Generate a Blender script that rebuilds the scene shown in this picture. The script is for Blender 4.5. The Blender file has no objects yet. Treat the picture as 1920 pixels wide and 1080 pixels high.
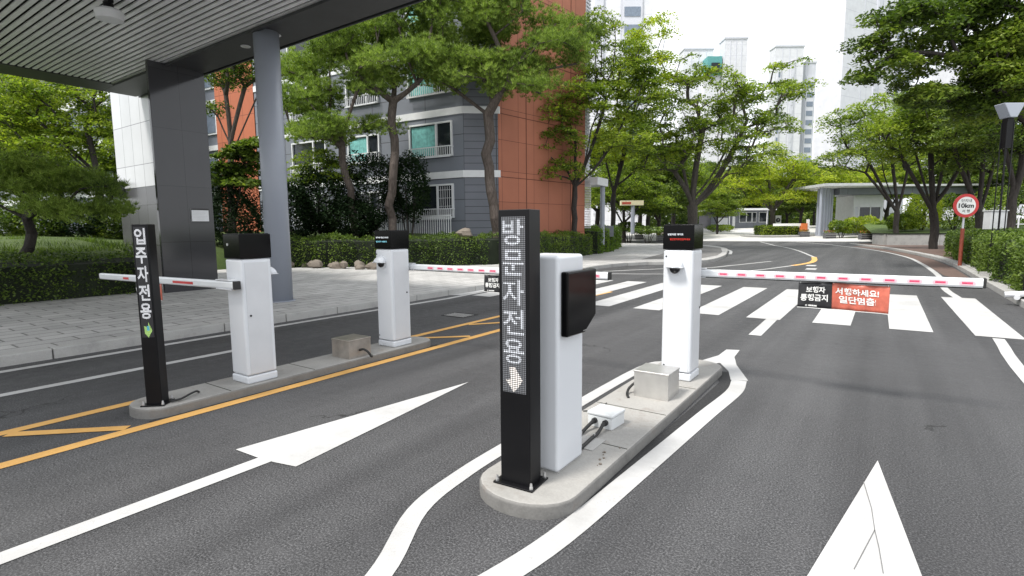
import bpy, math, random
import numpy as np
from mathutils import Vector, Matrix
R = math.radians
S = bpy.context.scene
# ------------------------------------------------------------------ camera, sky, sun
# world frame: X = to the right across the lanes, Y = along the lanes, Z = up, camera above the origin
F, PIT, ROLL, H = 1000., math.atan(.11), R(.5), 1.47
AZ = math.atan2(690, 1000)
CA, SA = math.cos(AZ), math.sin(AZ)
def toW(x, y): return (x*CA-y*SA, x*SA+y*CA)
def ray(px, py):
    x, y = px-960, 540-py
    c, s = math.cos(ROLL), math.sin(ROLL)
    a, b = x*c+y*s, -x*s+y*c
    cx, cy, cz = a/F, (F*math.cos(PIT)+b*math.sin(PIT))/F, (-F*math.sin(PIT)+b*math.cos(PIT))/F
    return (cx, cy, cz)
def W(px, py, z=0.):                       # ground point under a measured point of the photo
    d = ray(px, py); t = (z-H)/d[2]
    return toW(d[0]*t, d[1]*t)
def at(px, py, dep):                       # point at a known distance in front of the camera
    d = ray(px, py); t = dep/d[1]; w = toW(d[0]*t, dep)
    return (w[0], w[1], H+d[2]*t)
def gz(Y):                                 # the far ground rises gently
    t = min(max(Y-47, 0), 48)
    return .035*t
def Gs(px, py, off=0.):
    d = ray(px, py); w = toW(d[0], d[1]); t = 1.
    while t < 220:
        if H+d[2]*t <= gz(w[1]*t)+off: break
        t += .25
    return (w[0]*t, w[1]*t, gz(w[1]*t)+off)
cam_d = bpy.data.cameras.new('camera'); cam = bpy.data.objects.new('camera', cam_d)
S.collection.objects.link(cam); S.camera = cam
cam_d.sensor_width = 36; cam_d.lens = F/1920*36; cam_d.clip_end = 3000; cam_d.clip_start = .05
c, s, sp, cp = math.cos(ROLL), math.sin(ROLL), math.sin(PIT), math.cos(PIT)
cols = [Vector((c, -s*sp, -s*cp)), Vector((s, c*sp, c*cp)), Vector((0, -cp, sp))]
M = Matrix.Identity(4)
for k in range(3):
    wx, wy = toW(cols[k].x, cols[k].y)
    M[0][k], M[1][k], M[2][k] = wx, wy, cols[k].z
M[2][3] = H
cam.matrix_world = M
SUN = Vector((-.24, -.58, .98)).normalized()
wd = bpy.data.worlds.new('World'); S.world = wd; wd.use_nodes = True
nt = wd.node_tree; nt.nodes.clear()
o = nt.nodes.new('ShaderNodeOutputWorld'); bg = nt.nodes.new('ShaderNodeBackground'); bg.inputs[1].default_value = .088
sk = nt.nodes.new('ShaderNodeTexSky'); sk.sky_type = 'NISHITA'; sk.sun_disc = False
sk.sun_elevation = math.asin(SUN.z); sk.sun_rotation = math.atan2(SUN.x, SUN.y)
mx = nt.nodes.new('ShaderNodeMix'); mx.data_type = 'RGBA'
nz = nt.nodes.new('ShaderNodeTexNoise'); nz.inputs['Scale'].default_value = 2.2; nz.inputs['Detail'].default_value = 5
mr = nt.nodes.new('ShaderNodeMapRange'); mr.inputs[1].default_value = .35; mr.inputs[2].default_value = .6
mr.inputs[3].default_value = .80; mr.inputs[4].default_value = .94
nt.links.new(nz.outputs[0], mr.inputs[0]); nt.links.new(mr.outputs[0], mx.inputs[0])
nt.links.new(sk.outputs[0], mx.inputs[6]); mx.inputs[7].default_value = (11.5, 11.8, 12.2, 1)
nt.links.new(mx.outputs[2], bg.inputs[0]); nt.links.new(bg.outputs[0], o.inputs[0])
sl = bpy.data.lights.new('sun', 'SUN'); sl.energy = 2.9; sl.angle = R(12); sl.color = (1, .96, .9)
so = bpy.data.objects.new('sun', sl); S.collection.objects.link(so)
so.rotation_euler = SUN.to_track_quat('Z', 'Y').to_euler()
S.view_settings.view_transform = 'Standard'; S.view_settings.look = 'None'
S.view_settings.gamma = 1; S.view_settings.exposure = 0.62
S.cycles.use_denoising = True
S.cycles.max_bounces = 6; S.cycles.diffuse_bounces = 3; S.cycles.glossy_bounces = 3; S.cycles.transmission_bounces = 4

# ------------------------------------------------------------------ materials
class NT:
    def __init__(s, name):
        s.m = bpy.data.materials.new(name); s.m.use_nodes = True; s.t = s.m.node_tree
        s.b = s.t.nodes['Principled BSDF']; s.o = s.t.nodes['Material Output']
    def n(s, ty, **kw):
        x = s.t.nodes.new(ty)
        for k, v in kw.items():
            if k.startswith('i_'): x.inputs[int(k[2:]) if k[2:].isdigit() else k[2:].replace('_', ' ')].default_value = v
            else: setattr(x, k, v)
        return x
    def l(s, a, b): s.t.links.new(a, b)
    def co(s, which='Object'): return s.n('ShaderNodeTexCoord').outputs[which]
    def noise(s, sc, det=4, ro=.6, vec=None):
        x = s.n('ShaderNodeTexNoise'); x.inputs['Scale'].default_value = sc; x.inputs['Detail'].default_value = det
        x.inputs['Roughness'].default_value = ro
        s.l(vec or s.co(), x.inputs['Vector']); return x.outputs[0]
    def ramp(s, f, stops):
        x = s.n('ShaderNodeValToRGB'); e = x.color_ramp.elements
        while len(e) < len(stops): e.new(.5)
        for q, (p, c_) in zip(e, stops): q.position = p; q.color = (*c_, 1) if len(c_) == 3 else c_
        s.l(f, x.inputs[0]); return x.outputs[0]
    def mix(s, f, a, b, bl='MIX'):
        x = s.n('ShaderNodeMix', data_type='RGBA', blend_type=bl)
        for v, i in ((f, 0), (a, 6), (b, 7)):
            if isinstance(v, bpy.types.NodeSocket): s.l(v, x.inputs[i])
            elif i == 0: x.inputs[0].default_value = v
            else: x.inputs[i].default_value = (*v, 1)
        return x.outputs[2]
    def math(s, op, a, b=0., c_=None):
        x = s.n('ShaderNodeMath', operation=op)
        for v, i in ((a, 0), (b, 1), (c_, 2)):
            if v is None: continue
            if isinstance(v, bpy.types.NodeSocket): s.l(v, x.inputs[i])
            else: x.inputs[i].default_value = v
        return x.outputs[0]
    def bump(s, f, st=.3, d=.02):
        x = s.n('ShaderNodeBump'); x.inputs['Strength'].default_value = st; x.inputs['Distance'].default_value = d
        s.l(f, x.inputs['Height']); s.l(x.outputs[0], s.b.inputs['Normal'])
    def set(s, col=None, rough=None, metal=None, spec=None):
        for v, k in ((col, 'Base Color'), (rough, 'Roughness'), (metal, 'Metallic'), (spec, 'Specular IOR Level')):
            if v is None: continue
            if isinstance(v, bpy.types.NodeSocket): s.l(v, s.b.inputs[k])
            else: s.b.inputs[k].default_value = (*v, 1) if k == 'Base Color' else v
        return s.m
def plain(name, col, rough=.6, metal=0., var=.12, sc=3., bump=0., spec=None, bsc=40):
    n = NT(name)
    f = n.noise(sc, 5)
    c0 = tuple(x*(1-var) for x in col); c1 = tuple(min(1, x*(1+var)) for x in col)
    n.set(n.ramp(f, [(.3, c0), (.7, c1)]), rough, metal, spec)
    if bump: n.bump(n.noise(bsc, 4), bump, .01)
    return n.m
def emis(name, col, st):
    n = NT(name); n.set((0, 0, 0), .5); n.b.inputs['Emission Color'].default_value = (*col, 1); n.b.inputs['Emission Strength'].default_value = st
    return n.m
def m_asphalt():
    n = NT('asphalt')
    fine = n.noise(95, 4, .8); mid = n.noise(9, 4); big = n.noise(.7, 5, .6)
    c0 = n.ramp(fine, [(.36, (.013, .013, .014)), (.5, (.046, .046, .048)), (.62, (.16, .16, .163))])
    c1 = n.mix(n.ramp(mid, [(.35, (0, 0, 0)), (.7, (.45, .45, .45))]), c0, (.075, .075, .077))
    c2 = n.mix(n.ramp(big, [(.35, (.5,)*3), (.65, (0,)*3)]), c1, n.mix(1., c1, (.66, .66, .67), 'MULTIPLY'))
    vo = n.n('ShaderNodeTexVoronoi', feature='DISTANCE_TO_EDGE'); vo.inputs['Scale'].default_value = .33
    wv = n.n('ShaderNodeVectorMath', operation='ADD'); n.l(n.co(), wv.inputs[0])
    nn = n.n('ShaderNodeTexNoise'); nn.inputs['Scale'].default_value = 1.7; nn.inputs['Detail'].default_value = 6
    n.l(n.co(), nn.inputs['Vector']); n.l(nn.outputs[1], wv.inputs[1]); n.l(wv.outputs[0], vo.inputs['Vector'])
    crack = n.math('LESS_THAN', vo.outputs[0], .002)
    keep = n.math('GREATER_THAN', n.noise(.6, 2), .60)
    c3 = n.mix(n.math('MULTIPLY', crack, keep), c2, (.02, .02, .02))
    mp = n.n('ShaderNodeMapping'); mp.inputs['Scale'].default_value = (1.7, .07, 1); n.l(n.co(), mp.inputs[0])
    trk = n.ramp(n.noise(1., 3, .55, mp.outputs[0]), [(.35, (.70, .70, .71)), (.65, (1.25,)*3)])
    c4 = n.mix(1., c3, trk, 'MULTIPLY')
    mp2 = n.n('ShaderNodeMapping'); mp2.inputs['Scale'].default_value = (1., .4, 1); n.l(n.co(), mp2.inputs[0])
    spots = n.ramp(n.noise(.9, 5, .6, mp2.outputs[0]), [(.60, (0,)*3), (.78, (.5,)*3)])
    n.set(n.mix(spots, c4, (.034, .034, .036)), n.ramp(mid, [(.3, (.60,)*3), (.7, (.8,)*3)]), 0, .5)
    n.bump(fine, .6, .006); return n.m
def m_paint(name, col, dirt=.35):
    n = NT(name)
    f = n.noise(2.5, 6, .65); g = n.noise(60, 3, .7); k = n.noise(5, 8, .75)
    base = n.ramp(f, [(.3, tuple(x*.86 for x in col)), (.65, col)])
    chips = n.ramp(n.math('ADD', n.math('MULTIPLY', g, .45), n.math('MULTIPLY', k, .55)), [(.575, (0,)*3), (.64, (1,)*3)])
    wear = n.ramp(n.noise(1.1, 7, .7), [(.42, (1,)*3), (.68, (.80, .79, .78))])
    b2 = n.mix(1., base, wear, 'MULTIPLY')
    edge = n.ramp(n.noise(14, 6, .8), [(.60, (0,)*3), (.70, (.35,)*3)])
    b3 = n.mix(edge, b2, (.30, .295, .29))
    n.set(n.mix(n.math('MULTIPLY', chips, dirt), b3, (.13, .128, .125)), .65)
    n.bump(g, .35, .004); return n.m
def m_concrete(name, col, sc=1.5, stain=.5):
    n = NT(name)
    f = n.noise(sc, 7, .65); g = n.noise(70, 4, .7)
    a = n.ramp(f, [(.3, tuple(x*.68 for x in col)), (.5, col), (.75, tuple(min(1, x*1.15) for x in col))])
    b = n.mix(n.ramp(n.noise(6, 5), [(.58, (0,)*3), (.72, (stain,)*3)]), a, (.16, .12, .09))
    n.set(n.mix(.35, b, n.ramp(g, [(.3, tuple(x*.55 for x in col)), (.7, col)])), .85)
    n.bump(g, .5, .005); return n.m
def m_paver():
    n = NT('concrete_paver')
    br = n.n('ShaderNodeTexBrick', offset=.5); n.l(n.co(), br.inputs['Vector'])
    br.inputs['Scale'].default_value = 1.; br.inputs['Brick Width'].default_value = .6; br.inputs['Row Height'].default_value = .3
    br.inputs['Mortar Size'].default_value = .014; br.inputs['Bias'].default_value = -.1
    br.inputs['Color1'].default_value = (.56, .55, .53, 1); br.inputs['Color2'].default_value = (.40, .39, .375, 1); br.inputs['Mortar'].default_value = (.12, .115, .10, 1)
    mps = n.n('ShaderNodeMapping'); mps.inputs['Rotation'].default_value = (0, 0, R(90)); 
    n.l(n.co(), mps.inputs[0]); n.l(mps.outputs[0], br.inputs['Vector'])
    d = n.ramp(n.noise(.8, 6, .7), [(.35, (.68,)*3), (.65, (1.,)*3)])
    c = n.mix(1., br.outputs[0], d, 'MULTIPLY')
    n.set(n.mix(.25, c, n.ramp(n.noise(60, 3), [(.3, (.22,)*3), (.7, (.62,)*3)])), .85)
    n.bump(br.outputs[1], -.5, .01); return n.m
def m_panel(name, col, w, h, rough=.6, line=(.12, .12, .12), var=.06, mortar=.012, rot=None, spec=None, coord=None):
    # cladding boards with joints, laid on local X (along) and Z (up)
    n = NT(name)
    sp_ = n.n('ShaderNodeSeparateXYZ'); n.l(n.co(), sp_.inputs[0])
    cb = n.n('ShaderNodeCombineXYZ'); n.l(sp_.outputs[0 if coord is None else coord], cb.inputs[0]); n.l(sp_.outputs[2], cb.inputs[1])
    br = n.n('ShaderNodeTexBrick', offset=0.); n.l(cb.outputs[0], br.inputs['Vector'])
    br.inputs['Scale'].default_value = 1.; br.inputs['Brick Width'].default_value = w; br.inputs['Row Height'].default_value = h
    br.inputs['Mortar Size'].default_value = mortar; br.inputs['Mortar Smooth'].default_value = 0
    br.inputs['Color1'].default_value = (*[x*(1-var) for x in col], 1); br.inputs['Color2'].default_value = (*[min(1, x*(1+var)) for x in col], 1)
    br.inputs['Mortar'].default_value = (*line, 1)
    d = n.ramp(n.noise(.7, 6, .6), [(.3, (.85,)*3), (.7, (1.,)*3)])
    n.set(n.mix(1., br.outputs[0], d, 'MULTIPLY'), rough, 0, spec)
    n.bump(br.outputs[1], -.6, .01); return n.m
def m_leaf(name, stops, tl=.35, spec=.3):
    n = NT(name)
    gi = n.n('ShaderNodeNewGeometry')
    cl = n.noise(.55, 3)
    f = n.math('ADD', n.math('MULTIPLY', gi.outputs['Random Per Island'], .45), n.math('SUBTRACT', n.math('MULTIPLY', cl, 1.3), .35))
    col = n.ramp(f, [(.15+.7*i/(len(stops)-1), c_) for i, c_ in enumerate(stops)])
    n.set(col, .5, 0, spec)
    tr = n.n('ShaderNodeBsdfTranslucent'); tc = n.mix(1., col, (1.5, 1.7, .7), 'MULTIPLY'); n.l(tc, tr.inputs[0])
    ms = n.n('ShaderNodeMixShader'); ms.inputs[0].default_value = tl
    n.l(n.b.outputs[0], ms.inputs[1]); n.l(tr.outputs[0], ms.inputs[2]); n.l(ms.outputs[0], n.o.inputs[0])
    return n.m
def m_bark(name, a, b):
    n = NT(name)
    mp = n.n('ShaderNodeMapping'); mp.inputs['Scale'].default_value = (9, 9, 1.6); n.l(n.co(), mp.inputs[0])
    f = n.noise(2.2, 6, .7, mp.outputs[0])
    n.set(n.ramp(f, [(.3, a), (.7, b)]), .9); n.bump(f, .9, .03); return n.m
def m_led(name, lit, off=(.03, .03, .035), pitch=.0075, st=1.3):
    # rows of small round diodes; name says whether they are switched on
    n = NT(name)
    v = n.n('ShaderNodeVectorMath', operation='SCALE'); n.l(n.co(), v.inputs[0]); v.inputs['Scale'].default_value = 1/pitch
    fr = n.n('ShaderNodeVectorMath', operation='FRACTION'); n.l(v.outputs[0], fr.inputs[0])
    sx = n.n('ShaderNodeSeparateXYZ'); n.l(fr.outputs[0], sx.inputs[0])
    dx = n.math('SUBTRACT', sx.outputs[0], .5); dz = n.math('SUBTRACT', sx.outputs[2], .5)
    d = n.math('ADD', n.math('MULTIPLY', dx, dx), n.math('MULTIPLY', dz, dz))
    mask = n.math('LESS_THAN', d, .15)
    if lit:
        n.set((.01, .01, .01), .5); n.b.inputs['Emission Color'].default_value = (*lit, 1)
        n.l(n.math('MULTIPLY', mask, st), n.b.inputs['Emission Strength'])
    else:
        n.set(n.mix(mask, (.006, .006, .007), off), .45)
    return n.m
MT = {}
MT['asphalt'] = m_asphalt()
MT['white_paint'] = m_paint('white_road_paint', (.53, .53, .525))
MT['orange_paint'] = m_paint('yellow_road_paint', (.78, .44, .13))
MT['concrete'] = m_concrete('island_concrete', (.36, .35, .33))
MT['kerb'] = m_concrete('kerb_concrete', (.42, .415, .40), 3., .3)
MT['plaza'] = m_concrete('plaza_concrete', (.60, .59, .57), .5, .1)
MT['paver'] = m_paver()
MT['brickred'] = plain('red_paver', (.13, .085, .07), .9, var=.3, sc=6)
MT['soil'] = plain('soil', (.07, .055, .035), .95, var=.4, sc=2, bump=.6)
n = NT('lawn_grass'); f = n.noise(1.2, 6, .7)
n.set(n.mix(n.ramp(n.noise(25, 3), [(.35, (0,)*3), (.7, (.6,)*3)]), n.ramp(f, [(.3, (.045, .085, .018)), (.7, (.12, .17, .035))]), (.04, .07, .015)), .9); n.bump(n.noise(30, 4), 1., .05); MT['lawn'] = n.m
MT['white'] = plain('white_powder_coat', (.66, .68, .71), .32, var=.025, sc=1.5)
MT['white2'] = plain('white_trim', (.60, .61, .63), .4, var=.05)
MT['black'] = plain('black_gloss', (.004, .004, .0045), .14, var=.2, spec=.12)
MT['blackm'] = plain('black_satin_metal', (.006, .006, .007), .35, var=.25, spec=.2)
MT['rubber'] = plain('black_rubber', (.015, .015, .015), .55)
MT['lens'] = plain('dark_lens', (.01, .01, .012), .05)
MT['steel'] = plain('stainless_steel', (.62, .61, .59), .36, .85, var=.12, sc=5)
MT['steel_d'] = plain('worn_stainless_steel', (.45, .41, .37), .4, .8, var=.25, sc=6)
MT['bolt'] = plain('zinc', (.6, .6, .6), .35, .8)
MT['grayplastic'] = plain('pale_plastic', (.62, .64, .65), .3, var=.08, sc=8)
MT['led_off'] = m_led('led_off', None)
MT['led_off_l'] = m_led('led_off_grey', None, off=(.17, .175, .19), pitch=.0105)
MT['led_wm'] = m_led('led_white_dim', (.90, .93, 1.), st=.85, pitch=.0105)
MT['led_w'] = m_led('led_white', (.93, .95, 1.), st=.9)
MT['led_g'] = m_led('led_green', (.55, .9, .25), st=.8)
MT['led_c'] = m_led('led_cyan', (.1, .6, .9), st=.8)
MT['led_p'] = m_led('led_pale', (1., .93, .88), st=1.0, pitch=.0105)
MT['e_white'] = emis('white_screen_text', (.9, .95, 1), 1.); MT['e_red'] = emis('red_screen_text', (.9, .04, .02), .8); MT['e_cyan'] = emis('cyan_screen_text', (.3, .8, .95), .8)
MT['pink'] = plain('pink_reflector', (.62, .07, .15), .35, var=.3, sc=60)
MT['pinkh'] = plain('pale_pink_lens', (.80, .48, .54), .35, var=.1)
MT['red'] = plain('red_tape', (.55, .03, .03), .45)
MT['redpaint'] = plain('red_orange_paint', (.27, .06, .035), .5, var=.3, sc=9)
MT['alu'] = plain('white_aluminium', (.74, .76, .78), .35, .1, var=.05)
MT['bannerk'] = plain('black_vinyl', (.02, .02, .022), .4, var=.4, sc=14)
MT['bannerr'] = plain('red_vinyl', (.52, .13, .085), .4, var=.3, sc=10)
MT['print'] = plain('white_print', (.80, .80, .78), .5, var=.05)
MT['printk'] = plain('black_print', (.012, .012, .013), .5)
MT['canopyd'] = plain('dark_canopy_metal', (.030, .031, .034), .5, var=.2)
MT['slat'] = plain('grey_slat_metal', (.76, .76, .78), .45, .1, var=.1)
MT['void'] = plain('ceiling_void', (.012, .012, .012), .9)
MT['column'] = plain('grey_column_paint', (.31, .335, .39), .38, var=.04, sc=1)
MT['granite'] = m_panel('dark_polished_granite', (.050, .050, .055), 2.4, 1.25, .10, (.018,)*3, mortar=.004, coord=1)
MT['stone'] = m_panel('pale_stone_panel', (.60, .61, .63), .62, 1.12, .16, (.22, .22, .23), var=.05, mortar=.01)
MT['stoned'] = m_panel('grey_granite_and_shade', (.085, .085, .09), .62, 1.12, .25, (.04,)*3, var=.15)  # granite for blocks and planters, also the painted shade low on the stone wall
MT['bgrey'] = m_panel('grey_facade', (.185, .20, .235), 3.2, .93, .7, (.05, .05, .06), var=.04, mortar=.014)
MT['bgrey2'] = m_panel('grey_facade_side', (.165, .175, .205), .8, .31, .7, (.05, .05, .06), var=.04, coord=1)
MT['orange'] = m_panel('terracotta_facade', (.40, .145, .085), 1.05, 1.34, .75, (.16, .05, .03), var=.06, mortar=.012, coord=1)
MT['orangex'] = m_panel('terracotta_facade_front', (.44, .135, .068), 1.05, 1.34, .75, (.16, .05, .03), var=.06, mortar=.012)
MT['bandw'] = plain('white_band_paint', (.70, .71, .73), .6, var=.06)
MT['towerw'] = m_panel('white_tower_paint', (.74, .745, .78), 9., 2.8, .8, (.64, .645, .69), var=.02, mortar=.08)
MT['towerg'] = plain('grey_tower_paint', (.60, .61, .66), .8, var=.04, sc=.05)
MT['teal'] = plain('teal_paint', (.10, .32, .31), .6)
MT['curtain'] = plain('teal_curtain', (.16, .42, .40), .6, var=.3, sc=6)
MT['glassd'] = plain('dark_glass', (.02, .025, .03), .05, var=.3)
MT['glassb'] = plain('blue_grey_glass', (.18, .22, .28), .12, var=.2)
MT['bark'] = m_bark('grey_bark', (.035, .03, .026), (.12, .105, .09))
MT['barkd'] = m_bark('dark_bark', (.015, .013, .012), (.06, .05, .045))
MT['barkp'] = m_bark('pine_bark', (.03, .022, .018), (.13, .105, .09))
MT['leaf'] = m_leaf('leaf_green', [(.035, .06, .012), (.09, .14, .022), (.20, .26, .035), (.32, .37, .055)], .45)
MT['leafy'] = m_leaf('leaf_lime', [(.10, .15, .015), (.20, .26, .025), (.34, .38, .035), (.42, .43, .05)], .45)
MT['leafd'] = m_leaf('leaf_dark', [(.02, .035, .01), (.05, .085, .015), (.11, .16, .025), (.20, .25, .04)], .35)
MT['needle'] = m_leaf('pine_needle', [(.035, .06, .016), (.11, .17, .03), (.23, .31, .06), (.34, .42, .10)], .4)
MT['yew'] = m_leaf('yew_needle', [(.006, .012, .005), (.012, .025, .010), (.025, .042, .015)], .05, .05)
MT['hedge'] = m_leaf('hedge_leaf', [(.018, .04, .008), (.06, .10, .018), (.12, .18, .03), (.19, .26, .045)], .3)
MT['hedgey'] = m_leaf('hedge_leaf_bright', [(.05, .09, .012), (.10, .17, .02), (.17, .25, .03)], .3)
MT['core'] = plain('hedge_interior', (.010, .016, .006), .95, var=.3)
MT['rock'] = m_concrete('rock', (.20, .17, .14), 2.5, .6)
MT['aggregate'] = m_concrete('worn_concrete_edge', (.20, .195, .185), 6., .5)
MT['asphalt_d'] = plain('dark_asphalt', (.022, .022, .023), .85, var=.5, sc=50, bump=.6, bsc=90)
MT['crackc'] = plain('crack_grey', (.16, .16, .16), .9)
MT['wallrock'] = m_concrete('stone_wall', (.36, .36, .35), 3., .3)
MT['flower'] = plain('red_flowers', (.45, .08, .05), .8, var=.5, sc=30)
MT['barrier_o'] = plain('orange_plastic', (.65, .18, .05), .5)
MT['boxgrey'] = plain('grey_cabinet_paint', (.48, .49, .50), .45)
MT['cream'] = plain('cream_sign', (.72, .66, .45), .6)

# ------------------------------------------------------------------ mesh helpers
class MB:
    def __init__(s): s.v = []; s.f = []; s.mi = []
    def add(s, vs, fs, mi=0):
        b = len(s.v); s.v += [tuple(x) for x in vs]; s.f += [tuple(b+i for i in f) for f in fs]; s.mi += [mi]*len(fs); return s
    def box(s, x0, x1, y0, y1, z0, z1, mi=0):
        return s.add([(x0,y0,z0),(x1,y0,z0),(x1,y1,z0),(x0,y1,z0),(x0,y0,z1),(x1,y0,z1),(x1,y1,z1),(x0,y1,z1)],
              [(3,2,1,0),(4,5,6,7),(0,1,5,4),(1,2,6,5),(2,3,7,6),(3,0,4,7)], mi)
    def prism(s, pts, z0, z1, mi=0, axis='z'):
        n = len(pts)
        def P(p, z):
            return (p[0], p[1], z) if axis == 'z' else ((z, p[0], p[1]) if axis == 'x' else (p[0], z, p[1]))
        vs = [P(p, z0) for p in pts]+[P(p, z1) for p in pts]
        fs = [tuple(range(n))[::-1], tuple(range(n, 2*n))]+[(i, (i+1) % n, n+(i+1) % n, n+i) for i in range(n)]
        return s.add(vs, fs, mi)
    def tube(s, pts, rad, n=10, mi=0, cap=True):
        pts = [Vector(p) for p in pts]; rs = rad if isinstance(rad, (list, tuple)) else [rad]*len(pts)
        b = len(s.v); prev = None
        for i, p in enumerate(pts):
            d = (pts[min(i+1, len(pts)-1)]-pts[max(i-1, 0)]).normalized()
            u = d.cross(Vector((0, 0, 1))) if abs(d.z) < .95 else d.cross(Vector((0, 1, 0)))
            u.normalize(); w = d.cross(u)
            if prev is not None and u.dot(prev) < 0: u = -u; w = -w
            prev = u
            for k in range(n):
                a = 2*math.pi*k/n; s.v.append(tuple(p+(u*math.cos(a)+w*math.sin(a))*rs[i]))
        for i in range(len(pts)-1):
            for k in range(n):
                s.f.append((b+i*n+k, b+i*n+(k+1) % n, b+(i+1)*n+(k+1) % n, b+(i+1)*n+k)); s.mi.append(mi)
        if cap:
            s.f.append(tuple(b+k for k in range(n))[::-1]); s.f.append(tuple(b+(len(pts)-1)*n+k for k in range(n))); s.mi += [mi, mi]
        return s
    def build(s, name, mats, parent=None, smooth=False, bevel=0, loc=None, segs=2):
        me = bpy.data.meshes.new(name); me.from_pydata(s.v, [], s.f)
        if not isinstance(mats, (list, tuple)): mats = [mats]
        for m in mats: me.materials.append(m)
        me.polygons.foreach_set('material_index', s.mi)
        import bmesh
        bm = bmesh.new(); bm.from_mesh(me); bmesh.ops.recalc_face_normals(bm, faces=bm.faces); bm.to_mesh(me); bm.free()
        if smooth: me.shade_smooth()
        ob = bpy.data.objects.new(name, me); S.collection.objects.link(ob)
        if parent: ob.parent = parent
        if loc: ob.location = loc
        if bevel:
            md = ob.modifiers.new('b', 'BEVEL'); md.width = bevel; md.segments = segs; md.limit_method = 'ANGLE'
            me.shade_smooth(); wn = ob.modifiers.new('w', 'WEIGHTED_NORMAL'); wn.keep_sharp = True
        return ob
def npmesh(name, V, nper, mat, parent=None, loc=None):
    # V: (faces*nper, 3) loose faces
    me = bpy.data.meshes.new(name); nv = len(V); nf = nv//nper
    me.vertices.add(nv); me.vertices.foreach_set('co', np.asarray(V, dtype=np.float32).ravel())
    me.loops.add(nv); me.loops.foreach_set('vertex_index', np.arange(nv, dtype=np.int32))
    me.polygons.add(nf); me.polygons.foreach_set('loop_start', np.arange(0, nv, nper, dtype=np.int32))
    me.update(calc_edges=True); me.materials.append(mat)
    ob = bpy.data.objects.new(name, me); S.collection.objects.link(ob)
    if parent: ob.parent = parent
    if loc: ob.location = loc
    return ob
def thing(name, label, cat, loc=(0, 0, 0), rz=0, group=None):
    o = bpy.data.objects.new(name, None); S.collection.objects.link(o); o.empty_display_size = .3
    o.location = loc; o.rotation_euler = (0, 0, rz); o['label'] = label; o['category'] = cat
    if group: o['group'] = group
    return o
def tag(o, label, cat, group=None, kind=None):
    o['label'] = label; o['category'] = cat
    if group: o['group'] = group
    if kind: o['kind'] = kind
    return o
def struct(o): o['kind'] = 'structure'; return o
def dup(root, loc, label, rz=0, scale=None):
    r = root.copy(); S.collection.objects.link(r); r.location = loc; r.rotation_euler = (0, 0, rz); r['label'] = label
    if scale: r.scale = (scale,)*3 if isinstance(scale, (int, float)) else scale
    for ch in list(root.children):
        q = ch.copy(); S.collection.objects.link(q); q.parent = r
        for g in ch.children:
            d = g.copy(); S.collection.objects.link(d); d.parent = q
    return r
_tc = {}
def text(body, w, h, bold=.012):
    # returns flat text as verts (x, z) fitted to w by h, and faces
    k = (body, bold)
    if k not in _tc:
        cu = bpy.data.curves.new('t', 'FONT'); cu.body = body; cu.size = 1; cu.offset = bold; cu.resolution_u = 3
        ob = bpy.data.objects.new('t', cu); S.collection.objects.link(ob)
        dg = bpy.context.evaluated_depsgraph_get(); me = bpy.data.meshes.new_from_object(ob.evaluated_get(dg))
        _tc[k] = ([tuple(v.co) for v in me.vertices], [tuple(p.vertices) for p in me.polygons])
        bpy.data.objects.remove(ob); bpy.data.meshes.remove(me)
    vs, fs = _tc[k]
    xs = [v[0] for v in vs]; ys = [v[1] for v in vs]
    x0, x1, y0, y1 = min(xs), max(xs), min(ys), max(ys)
    return [((v[0]-x0)/(x1-x0)*w, (v[1]-y0)/(y1-y0)*h) for v in vs], fs
def put_text(mb, body, x, z, w, h, y, mi=0, fn=None, bold=.012):
    vs, fs = text(body, w, h, bold)
    mb.add([(fn(x+a, z+b) if fn else (x+a, y, z+b)) for a, b in vs], fs, mi)
def flat(name, pts, z, mat, loc=(0, 0, 0), parent=None):
    return MB().add([(p[0], p[1], z) for p in pts], [tuple(range(len(pts)))]).build(name, mat, parent)
def ribbon(mb, pts, w, z, closed=False, zf=None, mi=0):
    P = [Vector(p[:2]) for p in pts]; n = len(P); vs = []
    for i in range(n):
        a = P[(i-1) % n] if (closed or i > 0) else P[i]; b = P[(i+1) % n] if (closed or i < n-1) else P[i]
        d = (b-a).normalized(); nn = Vector((-d.y, d.x))*w/2
        for q in (P[i]+nn, P[i]-nn): vs.append((q.x, q.y, z+(gz(q.y) if zf else 0)))
    fs = [(2*i, 2*i+1, (2*i+3) % (2*n), (2*i+2) % (2*n)) for i in range(n if closed else n-1)]
    mb.add(vs, fs, mi)
def smoothline(pts, k=6):
    P = [Vector(p[:2]) for p in pts]; P = [P[0]*2-P[1]]+P+[P[-1]*2-P[-2]]; out = []
    for i in range(1, len(P)-2):
        for j in range(k):
            t = j/k; a, b, c_, d = P[i-1:i+3]
            out.append(tuple(.5*((2*b)+(-a+c_)*t+(2*a-5*b+4*c_-d)*t*t+(-a+3*b-3*c_+d)*t**3)))
    return out+[tuple(P[-2])]
# ------------------------------------------------------------------ ground and roads
def sheet(name, xs, ys, z, mat, fn=gz):
    mb = MB(); vs = [(x, y, z+fn(y)) for y in ys for x in xs]; nx = len(xs)
    mb.add(vs, [(j*nx+i, j*nx+i+1, (j+1)*nx+i+1, (j+1)*nx+i) for j in range(len(ys)-1) for i in range(nx-1)])
    return struct(mb.build(name, mat))
YS = [-60, 0, 30]+list(range(44, 100, 3))+[150, 400, 1500]
sheet('ground', [-1500, -200, -60, 0, 60, 200, 1500], YS, -.04, MT['lawn'])
sheet('road', [-60, -20, 0, 20, 60], [-30, 0, 30, 44, 47, 50, 53], 0, MT['asphalt'])
sheet('plaza', [-70, -20, 0, 20, 60], [53]+list(range(56, 96, 3))+[95, 130], 0, MT['plaza'])
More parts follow.
